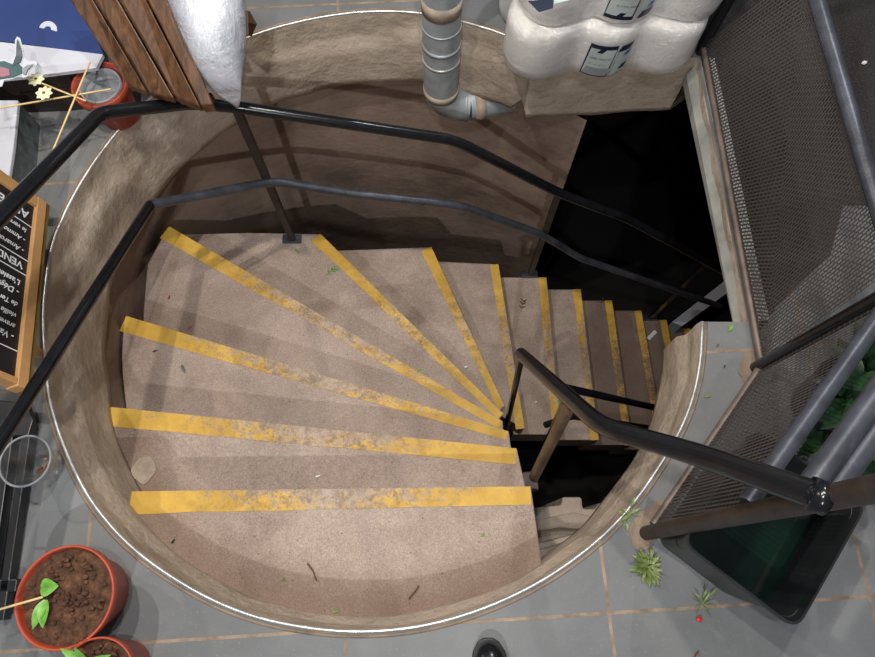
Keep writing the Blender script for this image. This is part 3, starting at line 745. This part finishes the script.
# ================================================================ TOILET ROLL PACKS
def text_obj(body, size, mat, parent, mtx, name='printed_text', shear=0, align='LEFT'):
    cu = bpy.data.curves.new(name, 'FONT'); cu.body = body; cu.size = size; cu.shear = shear; cu.align_x = align; cu.extrude = .0004; cu.offset = size*.012
    o = bpy.data.objects.new(name, cu); dg = bpy.context.evaluated_depsgraph_get()
    col.objects.link(o); dg.update(); me = bpy.data.meshes.new_from_object(o.evaluated_get(dg)); col.objects.unlink(o); bpy.data.objects.remove(o)
    me.transform(mtx); me.materials.clear()
    return link(name, me, M[mat], parent)
RR, RH = .106, .20
def roll_pack(z0, x0, y0, rz, label, hat, flip):
    t = thing('tissue_roll_pack', label, 'toilet rolls', (x0, y0, z0), 'shrink-wrapped packs of white tissue rolls')
    cs, sn = math.cos(rz), math.sin(rz)
    L2W = Matrix.Translation((x0, y0, z0)) @ Matrix.Rotation(rz, 4, 'Z')
    cen = []
    for j in range(2):
        for i in range(3):
            lx, ly = (i-1)*RR*1.98, RR+j*RR*1.96; cen.append((lx, ly))
            bm = bmesh.new()
            lathe(bm, [(.022, RH*.5), (.022, RH-.004), (.03, RH), (RR-.016, RH), (RR-.005, RH-.005), (RR, RH-.018), (RR, .018), (RR-.005, .004), (RR-.016, 0), (.022, 0), (.022, RH*.5)], (0, 0, 0), 40)
            bm.transform(L2W @ Matrix.Translation((lx, ly, 0)))
            fin('tissue_roll', bm, M['tissue'], t, True)
    # film following the rolls: softened outline
    bm = bmesh.new(); rows = []
    outl = []
    n = 120
    for k in range(n):
        a = 2*math.pi*k/n; d = Vector((math.cos(a), math.sin(a)))
        # support point of rolls, blended for a scalloped edge
        best = None; cc = Vector((0, RR*1.98))
        for q in cen:
            v = Vector(q)-cc; bq = v.dot(d); disc = bq*bq-(v.length_squared-(RR+.004)**2)
            if disc > 0: 
                s = bq+math.sqrt(disc); best = s if best is None else max(best, s)
        outl.append(best or .1)
    sm = outl[:]
    for _ in range(6): sm = [max(sm[k], (sm[k-1]+sm[(k+1) % n])/2) for k in range(n)]
    for (s, z) in ((.90, -.002), (.985, .012), (1.0, .05), (.997, RH*.5), (1.0, RH-.04), (.985, RH-.006), (.93, RH+.004), (.6, RH+.004), (.2, RH+.003)):
        row = []
        for k in range(n):
            a = 2*math.pi*k/n; w = sm[k]*s+mn.noise(Vector((a*5, z*30, z0*9)))*.003
            row.append(bm.verts.new(Vector((w*math.cos(a), RR*1.98+w*math.sin(a), z))))
        rows.append(row)
    for A_, B_ in zip(rows, rows[1:]):
        for k in range(n): bm.faces.new((A_[k], A_[(k+1) % n], B_[(k+1) % n], B_[k]))
    bm.transform(L2W); fin('plastic_wrap', bm, M['milky'], t, True)
    # label on front of the middle roll
    def on_front(u, v, off=.006):
        off += .006      # u: metres across the front curve, v: height
        a = u/(RR+off); return Vector(((RR+off)*math.sin(a), RR-(RR+off)*math.cos(a), v))
    def sticker(u0, u1, v0, v1, mat, off, nm='label_panel'):
        bm = bmesh.new(); pr = None
        for k in range(13):
            u = u0+(u1-u0)*k/12; s_ = -.012; row = [bm.verts.new(on_front(u+s_, v0, off)), bm.verts.new(on_front(u, v1, off))]
            if pr: bm.faces.new((pr[0], row[0], row[1], pr[1]))
            pr = row
        bm.transform(L2W); o = fin(nm, bm, M[mat], t, True); return o
    fl = (lambda a, b: (a, b)) if not flip else (lambda a, b: (RH-b, RH-a))
    ux = hat
    v = fl(.03, .165); sticker(ux-.045, ux+.045, *v, 'navy', .0065)
    v = fl(.036, .150); sticker(ux-.041, ux+.041, *v, 'labelgrey', .0075)
    v = fl(.036, .07); sticker(ux-.041, ux+.041, *v, 'greypot', .008)
    v = fl(.136, .152); sticker(ux-.009, ux+.009, *v, 'navy', .0085)
    for q in (-.026, -.009, .009, .026): v = fl(.080, .090); sticker(ux+q-.004, ux+q+.004, *v, 'flash', .008)
    v = fl(.035, .16); sticker(ux+.055, ux+.105, *v, 'labelgrey', .0065)
    v = fl(.138, .162); sticker(ux+.058, ux+.103, *v, 'navy', .0075)
    v = fl(.115, .130); sticker(ux+.082, ux+.103, *v, 'brightblue', .0075)
    v = fl(.055, .075); sticker(ux+.080, ux+.100, *v, 'navy', .0075)
    for body, uu, vv, sz in (('PAPIER TOILETTE', -.0395, .108, .0088), ('DECOR', .062, .040, .008)):
        cu = bpy.data.curves.new('printed_text', 'FONT'); cu.body = body; cu.size = sz
        o_ = bpy.data.objects.new('t', cu); col.objects.link(o_); dg = bpy.context.evaluated_depsgraph_get(); dg.update()
        me = bpy.data.meshes.new_from_object(o_.evaluated_get(dg)); bpy.data.objects.remove(o_)
        for vt in me.vertices:
            if flip: p = on_front(ux*2-(ux+uu+vt.co.x), RH-(vv+vt.co.y), .0095)
            else: p = on_front(ux+uu+vt.co.x, vv+vt.co.y, .0095)
            vt.co = L2W @ p
        me.materials.clear(); link('printed_text', me, M['navy'], t)
    return t
yb = at(600, 70, 0).y
roll_pack(.002, at(602, 70, 0).x-.012, yb-.042, .05, 'lower shrink-wrapped pack of white tissue rolls standing at the edge of the opening', -.022, False)
roll_pack(.002+RH+.006, at(602, 70, 0).x+.012, yb-.012, .04, 'upper shrink-wrapped pack of white tissue rolls, stacked on the other pack', -.015, True)
bt = thing('barcode_label', 'dark-tipped printed barcode sticker lying on top of the lower roll pack', 'label', at(548, 10, .225))
def quad_px(nm, px, z, mat, par):
    bm = bmesh.new(); prism(bm, [at(x, y, z) for x, y in px], z-.001, z); fin(nm, bm, M[mat], par)
quad_px('sticker_paper', [(536, 8), (583, -3), (582, -14), (528, -8)], .43, 'labelgrey', bt)
quad_px('sticker_tip', [(528, 1), (554, -2), (553, 8), (539, 12)], .432, 'navy', bt)

# ================================================================ BIN OF WATER
binn = thing('water_bin', 'black plastic tub of dark green water at the foot of the guard railing', 'tub', (.72, .2, 0))
zr = .30
r1, r2b, r3 = at(681, 543, zr), at(797, 631, zr), at(868, 505, zr)
r4 = r1+(r3-r2b); r4 = Vector((.69, .43, zr)); 
def rquad(ps, rad, n=5):
    out = []; m_ = len(ps)
    for i in range(m_):
        p, a, c = ps[i], ps[i-1], ps[(i+1) % m_]
        A_ = p+(a-p).normalized()*rad; C_ = p+(c-p).normalized()*rad
        for k in range(n+1): t = k/n; out.append(A_*(1-t)**2+p*2*t*(1-t)+C_*t*t)
    return out
Q = [r1, r2b, r3, r1+(r3-r2b)*1.0]
ctr = sum(Q, Vector())/4
def scaled(k, z): return [Vector((ctr.x+(p.x-ctr.x)*k, ctr.y+(p.y-ctr.y)*k, z)) for p in Q]
bm = bmesh.new(); rows = []
for (k, z, rad) in ((.80, 0, .03), (.93, zr-.02, .035), (1.0, zr-.015, .035), (1.0, zr, .035), (.965, zr, .03), (.93, zr-.02, .03), (.80, .02, .03)):
    rows.append([bm.verts.new(p) for p in rquad(scaled(k, z), rad)])
for A_, B_ in zip(rows, rows[1:]):
    n = len(A_)
    for k in range(n): bm.faces.new((A_[k], A_[(k+1) % n], B_[(k+1) % n], B_[k]))
bm.faces.new(rows[0]); bm.faces.new(rows[-1])
fin('tub_body', bm, M['black_plastic'], binn, True).modifiers.new('e', 'EDGE_SPLIT').split_angle = .7
bm = bmesh.new(); bm.faces.new([bm.verts.new(p) for p in rquad(scaled(.875, .16), .03)]); fin('water_surface', bm, M['water'], binn)

# ================================================================ PLANTS BEHIND THE GUARD
pl = thing('leafy_pot_plant', 'dark green leafy plant in a black pot behind the double top rail', 'plant', Vector((at(872, 385, .25).x, at(872, 385, .25).y, 0)))
pc = pl.location.copy()
bm = bmesh.new(); lathe(bm, [(0, 0), (.07, 0), (.095, .16), (.10, .165), (.093, .165), (.085, .14), (0, .135)], pc, 32); fin('pot_body', bm, M['black_plastic'], pl, True)
bm = bmesh.new(); rnd = random.Random(11)
for k in range(130):
    a = rnd.uniform(0, 6.28); q = rnd.uniform(.0, .2); z = rnd.uniform(.15, .36)
    pp = pc+Vector((q*math.cos(a), q*math.sin(a), z)); nn = Vector((Cb.y-Eb.y, -(Cb.x-Eb.x), 0)).normalized()
    tip = pp+Vector((math.cos(a), math.sin(a), 0))*.14
    if (pp-Eb).dot(nn) < .07 or (tip-Eb).dot(nn) < .05: continue
    leaf(bm, pc+Vector((q*math.cos(a), q*math.sin(a), z)), (math.cos(a+rnd.uniform(-.6, .6)), math.sin(a+rnd.uniform(-.6, .6)), rnd.uniform(-.1, .5)), rnd.uniform(.07, .12), rnd.uniform(.045, .07), .3, 6)
fin('leaves', bm, M['leaf_dark'], pl, True)
bm = bmesh.new()
for k in range(10):
    a = -.9+k*.2; tube(bm, [pc+Vector((0, 0, .14)), pc+Vector((.05*math.cos(a), .05*math.sin(a), .27)), pc+Vector((.12*math.cos(a), .12*math.sin(a), .34))], .003, 6)
fin('stems', bm, M['twig'], pl)
pl2 = thing('leafy_pot_plant', 'bright green leafy plant at the right edge below the top rail', 'plant', Vector((at(874, 446, .12).x, at(874, 446, .12).y, 0)))
pc = pl2.location.copy()
bm = bmesh.new(); lathe(bm, [(0, 0), (.04, 0), (.055, .09), (.05, .09), (.045, .07), (0, .07)], pc, 28); fin('pot_body', bm, M['black_plastic'], pl2, True)
bm = bmesh.new()
for (a, z, L, w) in ((3.4, .12, .08, .06), (2.5, .15, .07, .055), (4.2, .14, .07, .05), (.6, .16, .08, .06), (1.5, .13, .07, .05), (5.4, .12, .07, .05)):
    leaf(bm, pc+Vector((0, 0, z-.05)), (math.cos(a), math.sin(a), .5), L*1.3, w, .4, 7)
fin('leaves', bm, M['leaf'], pl2, True)
# weeds by the post foot
def weed(c, n, L, w, label, seed=1):
    rnd = random.Random(seed); o = thing('weed', label, 'weed', c)
    bm = bmesh.new()
    for k in range(n):
        a = rnd.uniform(0, 6.28); el = rnd.uniform(.1, .9); q = rnd.uniform(0, L*.9)
        leaf(bm, Vector(c)+Vector((q*math.cos(a), q*math.sin(a), rnd.uniform(.004, .02))), (math.cos(a+rnd.uniform(-.5, .5)), math.sin(a+rnd.uniform(-.5, .5)), el), L*rnd.uniform(.6, 1.1), w, .3, 5)
    fin('leaves', bm, M['weed'], o, True)
    bm = bmesh.new()
    for k in range(5): a = k*1.3; tube(bm, [Vector(c), Vector(c)+Vector((L*math.cos(a), L*math.sin(a), .015))], .0012, 5)
    fin('stems', bm, M['weed'], o)
weed(at(646, 567), 60, .028, .010, 'bushy green weed growing from the mortar at the guard post foot', 2)
weed(at(628, 515), 7, .028, .009, 'tiny green weed sprouting on the rim above the guard post foot', 5)
weed(at(701, 603), 5, .03, .006, 'small green sprig lying on the tiles above the red petal', 8)

# ================================================================ CHALKBOARD
TR = at(44, 205, .10); BR = at(25, 388, .20)
best = min(((abs((BR-TR).normalized().dot((at(0, 173, z/200)-TR).normalized())), z/200) for z in range(-40, 90)), key=lambda q: q[0])
TL = at(0, 173, best[1]); u = (TL-TR).normalized(); v = (BR-TR); Lb = v.length; v.normalize(); u = (u-v*u.dot(v)).normalized()
nb = v.cross(u); 
if nb.z < 0: nb = -nb
cb = thing('chalkboard_sign', 'wood-framed chalkboard menu sign with handwriting, upside down at the left edge', 'sign', (TR.x-.2, TR.y-.2, 0))
WB = .46
def bp(a, b, n=0): return TR+u*a+v*b+nb*n
fw = .038
def bar(a0, a1, b0, b1, n0, n1, mat, name, par=cb):
    bm = bmesh.new(); f = [bp(a0, b0, n1), bp(a1, b0, n1), bp(a1, b1, n1), bp(a0, b1, n1)]; k = [bp(a0, b0, n0), bp(a1, b0, n0), bp(a1, b1, n0), bp(a0, b1, n0)]
    loft(bm, f, k); return fin(name, bm, M[mat], par, bev=.002)
bar(-.004, fw*.72, -.01, Lb+.005, -.03, .006, 'sign_wood', 'frame_side')
bar(WB-fw, WB, 0, Lb, -.03, .006, 'sign_wood', 'frame_side')
bar(fw*.72, WB-fw, -.008, fw*.7, -.03, .005, 'sign_wood', 'frame_rail'); bar(fw*.72, WB-fw, Lb-fw*.45, Lb, -.03, .005, 'sign_wood', 'frame_rail')
bar(-.020, -.0045, -.012, Lb+.006, -.032, .002, 'sign_edge', 'frame_edge')
bar(fw*.7, WB-fw, fw*.6, Lb-fw*.4, -.02, -.006, 'board', 'board')
for a, b in ((.2, .12), (WB-.05, .12), (.2, Lb-.14), (WB-.05, Lb-.14)):
    p = bp(a, b, -.03); bm = bmesh.new(); beam(bm, (p.x, p.y, 0), p, .025, .025, (0, 1, 0)); fin('leg', bm, M['sign_wood'], cb)
# handwriting: reads upwards-down, starts at the frame's right side in the photo
def write(body, a, b, size, shear=0, tilt=.0):
    xa = u*math.cos(tilt)+v*math.sin(tilt); ya = -v*math.cos(tilt)+u*math.sin(tilt)
    ya = nb.cross(xa).normalized()
    mt = Matrix.Identity(4)
    for i in range(3): mt[i][0] = xa[i]; mt[i][1] = ya[i]; mt[i][2] = nb[i]; mt[i][3] = bp(a, b, -.0045)[i]
    text_obj(body, size, 'chalk', cb, mt, 'chalk_writing', shear)
a_ = fw*.72+.012
rows_ = [('AP:YE', .085, .05, 0), ('le verre', .128, .026, .25), ('- Ammon', .160, .026, .3), ('- Amaron', .195, .028, .3), ('VENDREDI', .245, .04, 0), ("L'assiette", .295, .030, .25), ('- Dégust', .325, .032, .25), ('de Terre', .358, .026, .2), ('vieille', .390, .026, .3), ('araveu', .420, .026, .3), ('- Varié', .452, .032, .25)]
sc_ = Lb/.56
def upright_sign():
    return
for body, bpos, sz, sh in rows_: write(body, a_+.004, (bpos-sz*.62)*sc_, sz*sc_*.74, sh)
for bpos in (.094, .205, .250, .470):
    bar(fw*.75, WB-fw*1.1, bpos*sc_, bpos*sc_+.003, -.006, -.0045, 'chalk', 'chalk_line')

# ================================================================ CUP, METAL STAND, SHOE
cc = at(25, 461, .125)
cup = thing('plastic_cup', 'clear plastic cup with dark residue tipped against the black stand at left', 'cup', (cc.x+.0, cc.y, 0))
bs_ = at(51, 465, .004); ax = (cc-bs_)
bm = bmesh.new(); rows = []
for (s, r) in ((0, .001), (0, .036), (.3, .044), (.95, .062), (.97, .066), (1.0, .066), (1.0, .062), (.95, .059), (.3, .041), (.03, .034), (.03, .001)):
    c = bs_+ax*s; rows.append([bm.verts.new(c+Vector((r*math.cos(2*math.pi*k/36), r*math.sin(2*math.pi*k/36), 0))) for k in range(36)])
for A_, B_ in zip(rows, rows[1:]):
    for k in range(36): bm.faces.new((A_[k], A_[(k+1) % 36], B_[(k+1) % 36], B_[k]))
fin('cup_body', bm, M['cup'], cup, True)
bm = bmesh.new(); tube(bm, [cc+Vector((.064*math.cos(2*math.pi*k/36), .064*math.sin(2*math.pi*k/36), 0)) for k in range(36)], .003, 8, closed=True); fin('rim', bm, M['greypot'], cup, True)
bm = bmesh.new(); rnd = random.Random(4)
for k in range(16):
    c = bs_+ax*rnd.uniform(.05, .2)+Vector((rnd.uniform(-.022, .022), rnd.uniform(-.022, .022), 0))
    leaf(bm, c, (rnd.uniform(-1, 1), rnd.uniform(-1, 1), .3), .02, .012, .4, 3)
fin('residue', bm, M['deadleaf'], cup)
ms = thing('metal_stand', 'black metal stand base lying along the left edge by the plastic cup', 'stand', at(15, 500, 0))
for (p, q, w) in (((31, 424), (3, 620), .022), ((14, 424), (-14, 620), .022), ((-4, 586), (20, 585), .03)):
    bm = bmesh.new(); beam(bm, at(*p, .028), at(*q, .028), w, .03); fin('base_bar', bm, M['black_plastic'], ms, bev=.003)
quad = [(-20, 398), (27, 403), (33, 420), (28, 436), (-20, 436)]
bm = bmesh.new(); prism(bm, [at(x, y, .05) for x, y in quad], .03, .05); fin('base_plate', bm, M['black_plastic'], ms, bev=.003)

sh = thing('shoe', 'toe of a polished black leather shoe at the bottom centre', 'shoe', at(490, 690, 0))
tz = at(489, 641, .035); bm = bmesh.new(); rows = []
for (s, w, h) in ((0, .004, .02), (.006, .020, .034), (.02, .032, .048), (.05, .043, .058), (.09, .047, .066), (.14, .044, .08), (.19, .038, .10), (.24, .036, .105), (.28, .030, .09), (.295, .015, .06)):
    row = []
    for k in range(20):
        a = 2*math.pi*k/20; zc = .016+h/2*1.0
        row.append(bm.verts.new((tz.x+w*math.cos(a)+s*.04, tz.y-s, max(.014, .014+h/2+h/2*math.sin(a)))))
    rows.append(row)
for A_, B_ in zip(rows, rows[1:]):
    for k in range(20): bm.faces.new((A_[k], A_[(k+1) % 20], B_[(k+1) % 20], B_[k]))
bm.faces.new(rows[0]); bm.faces.new(rows[-1])
M['leather'] = plain('polished_black_leather', srgb(22, 22, 25), .22, 0, .2, 14, .08)
o = fin('upper', bm, M['leather'], sh, True); md = o.modifiers.new('s', 'SUBSURF'); md.render_levels = 2
bm = bmesh.new(); ps = []
prof = [(0, .012), (.008, .026), (.03, .040), (.08, .050), (.14, .046), (.2, .038), (.26, .038), (.295, .02)]
ps = [(tz.x+w+s*.04, tz.y-s+.004) for s, w in prof]+[(tz.x-w+s*.04, tz.y-s+.004) for s, w in prof[::-1]]
prism(bm, ps, 0, .018); fin('sole', bm, M['black_plastic'], sh, bev=.003)
bm = bmesh.new()
for k in range(4): y = tz.y-.115-k*.018; tube(bm, [(tz.x-.022, y, .078+k*.008), (tz.x+.005, y-.008, .088+k*.009), (tz.x+.03, y, .078+k*.008)], .0025, 6)
fin('laces', bm, M['black_plastic'], sh, True)

# ================================================================ LITTER
def litter(kind, px, py, z, size, ang_, mat, label, cat, group=None):
    c = at(px, py, z+.004); bm = bmesh.new(); d = Vector((math.cos(ang_), math.sin(ang_), .08))
    if kind == 'leaf': leaf(bm, c-d*size/2, d, size, size*.42, .1, 5)
    elif kind == 'twig':
        tube(bm, [c-d*size/2, c+Vector((.003, .002, 0)), c+d*size/2], .0028, 6, r2=.0018)
    elif kind == 'chip':
        prism(bm, [(c.x+size*math.cos(ang_+a)*k, c.y+size*math.sin(ang_+a)*k) for a, k in ((.3, .5), (2.84, .5), (3.44, .5), (5.98, .5))], z, z+.004)
    elif kind == 'bit':
        m4 = Matrix.Translation((c.x, c.y, z+size*.25)) @ Matrix.Rotation(ang_, 4, 'Z') @ Matrix.Diagonal((size*.5, size*.35, size*.3, 1))
        bmesh.ops.create_icosphere(bm, subdivisions=1, radius=1, matrix=m4)
    elif kind == 'sprig':
        tube(bm, [c-d*size/2, c+d*size/2], .0012, 5)
        for s in (-1, 1):
            for q in (-.2, .15, .4):
                a = ang_+s*.8; leaf(bm, c+d*size*q, (math.cos(a), math.sin(a), .1), size*.4, size*.14, .1, 4)
    nm = {'leaf': 'fallen_leaf', 'twig': 'twig', 'chip': 'plastic_chip', 'bit': 'crumb', 'sprig': 'leaf_sprig'}[kind]
    return tag(fin(nm, bm, M[mat], None), label, cat, group)
Z = lambda i: -RISE*(i+1)
litter('twig', 312, 572, Z(0), .055, -1.0, 'twig', 'brown twig lying on the top landing near the rim', 'twig')
litter('leaf', 336, 611, Z(0), .022, .2, 'leaf', 'small green leaf on the landing at the very front rim', 'leaf')
litter('leaf', 173, 541, Z(0), .016, 1.0, 'leaf_dark', 'tiny dark leaf on the left of the landing', 'leaf')
litter('leaf', 284, 579, Z(0), .014, 1.0, 'leaf', 'tiny green leaf just left of the brown twig on the landing', 'leaf')
litter('leaf', 483, 535, Z(0), .016, .5, 'weed', 'pale green leaf on the right of the landing', 'leaf')
litter('twig', 414, 592, Z(0), .045, .9, 'twig', 'thin curled twig on the landing, right of the thicker twig', 'twig')
litter('leaf', 183, 369, Z(2), .035, -1.1, 'greyleaf', 'grey-green dry leaf on the third step', 'leaf')
litter('sprig', 330, 272, Z(4), .055, .7, 'leaf', 'green sprig lying beside the nosing below the first handrail post', 'sprig')
litter('sprig', 296, 250, Z(4), .03, -.8, 'leaf', 'small green sprig beside the base plate of the first handrail post', 'sprig')
litter('leaf', 169, 297, Z(3), .022, 1.3, 'terracotta_dk', 'red-brown leaf scrap on the step by the left wall', 'leaf')
litter('leaf', 190, 327, Z(3), .02, .6, 'terracotta', 'orange leaf scrap in the middle left of the fourth step', 'leaf')
litter('leaf', 155, 351, Z(2), .02, .3, 'deadleaf', 'brown leaf scrap beside the yellow stripe of the third step', 'leaf')
litter('leaf', 420, 370, Z(3), .025, .5, 'leaf', 'green leaf scrap near the narrow end of the winder steps', 'leaf')
litter('bit', 466, 367, Z(5), .018, .4, 'white_bit', 'white crumb on the narrow winder step', 'crumb')
litter('bit', 536, 402, Z(7), .016, .4, 'white_bit', 'white crumb on the straight flight beside the inner handrail', 'crumb')
litter('sprig', 522, 306, Z(7), .06, 1.3, 'twig', 'dry brown sprig in the middle of the first straight tread', 'sprig')
litter('twig', 602, 300, Z(9), .04, 1.2, 'twig', 'small dark twig at the wall end of a lower tread', 'twig')
litter('chip', 652, 335, Z(11), .075, .75, 'white_bit', 'white rectangular plastic strip on a lower tread near the rim', 'litter')
litter('bit', 699, 619, 0, .02, .3, 'red', 'red petal on the grey tiles in front of the water tub', 'petal')
litter('bit', 864, 63, .006, .022, .3, 'white_bit', 'white scrap on the dark mat at upper right', 'litter')
litter('leaf', 318, 476, Z(1), .018, .3, 'white_bit', 'pale flake at the joint below the second step', 'litter')
litter('leaf', 708, 396, 0, .02, .1, 'weed', 'pale leaf on the tile strip between rim and mesh guard', 'leaf')
litter('leaf', 731, 327, 0, .03, .9, 'leaf', 'thin green leaf at the top corner of the tile strip', 'leaf')
litter('leaf', 718, 345, 0, .012, .9, 'deadleaf', 'brown speck at the joint of the tile strip', 'leaf')
litter('leaf', 725, 366, 0, .012, .9, 'leaf_dark', 'small dark leaf in the middle of the tile strip', 'leaf')
litter('leaf', 697, 655, 0, .025, .9, 'deadleaf', 'brown leaf at the bottom edge of the tiles below the tub', 'leaf')
# cement blotch on the second step
bm = bmesh.new(); c = at(144, 470, Z(1)); ps = [(c.x+.04*math.cos(a)*(1+.3*mn.noise(Vector((a, 2, 0)))), c.y+.042*math.sin(a)*(1+.4*mn.noise(Vector((a*1.3, 7, 0))))) for a in [k*math.pi/9 for k in range(18)]]
prism(bm, ps, c.z, c.z+.004); tag(fin('cement_blotch', bm, M['cement_smear'], None), 'dried cement blotch on the left end of the second step', 'blotch')

# ================================================================ LIGHT, CAMERA
def lamp(name, loc, power, size, colr):
    l = bpy.data.lights.new(name, 'POINT'); l.energy = power; l.shadow_soft_size = size; l.color = colr
    o = bpy.data.objects.new(name, l); o.location = loc; col.objects.link(o)
warm = (1.0, .93, .84); cool = (.95, .97, 1.0)
lamp('ceiling_lamp', (-.78, 1.0, 3.1), 150, .03, warm)
lamp('ceiling_lamp', (.10, 1.05, 3.1), 105, .035, warm)
lamp('ceiling_lamp', (-.25, .05, 3.1), 85, .04, cool)
lamp('ceiling_lamp', (-.3, -2.2, 3.1), 210, .04, cool)
lamp('ceiling_lamp', (-3.4, 2.1, 3.1), 150, .04, warm)
lamp('ceiling_lamp', (1.0, 2.6, 3.1), 100, .04, cool)
w = bpy.data.worlds.new('night'); S.world = w; w.use_nodes = True
w.node_tree.nodes['Background'].inputs[0].default_value = (.55, .62, .75, 1); w.node_tree.nodes['Background'].inputs[1].default_value = .16
cam = bpy.data.cameras.new('camera'); co = bpy.data.objects.new('camera', cam); S.collection.objects.link(co)
cam.sensor_width = 36; cam.sensor_fit = 'HORIZONTAL'; cam.lens = F_PX/875*36; cam.clip_start = .02
co.location = (0, 0, CAM_H); co.rotation_euler = (TILT, 0, 0); S.camera = co
S.view_settings.view_transform = 'Standard'; S.view_settings.look = 'None'; S.view_settings.exposure = .12
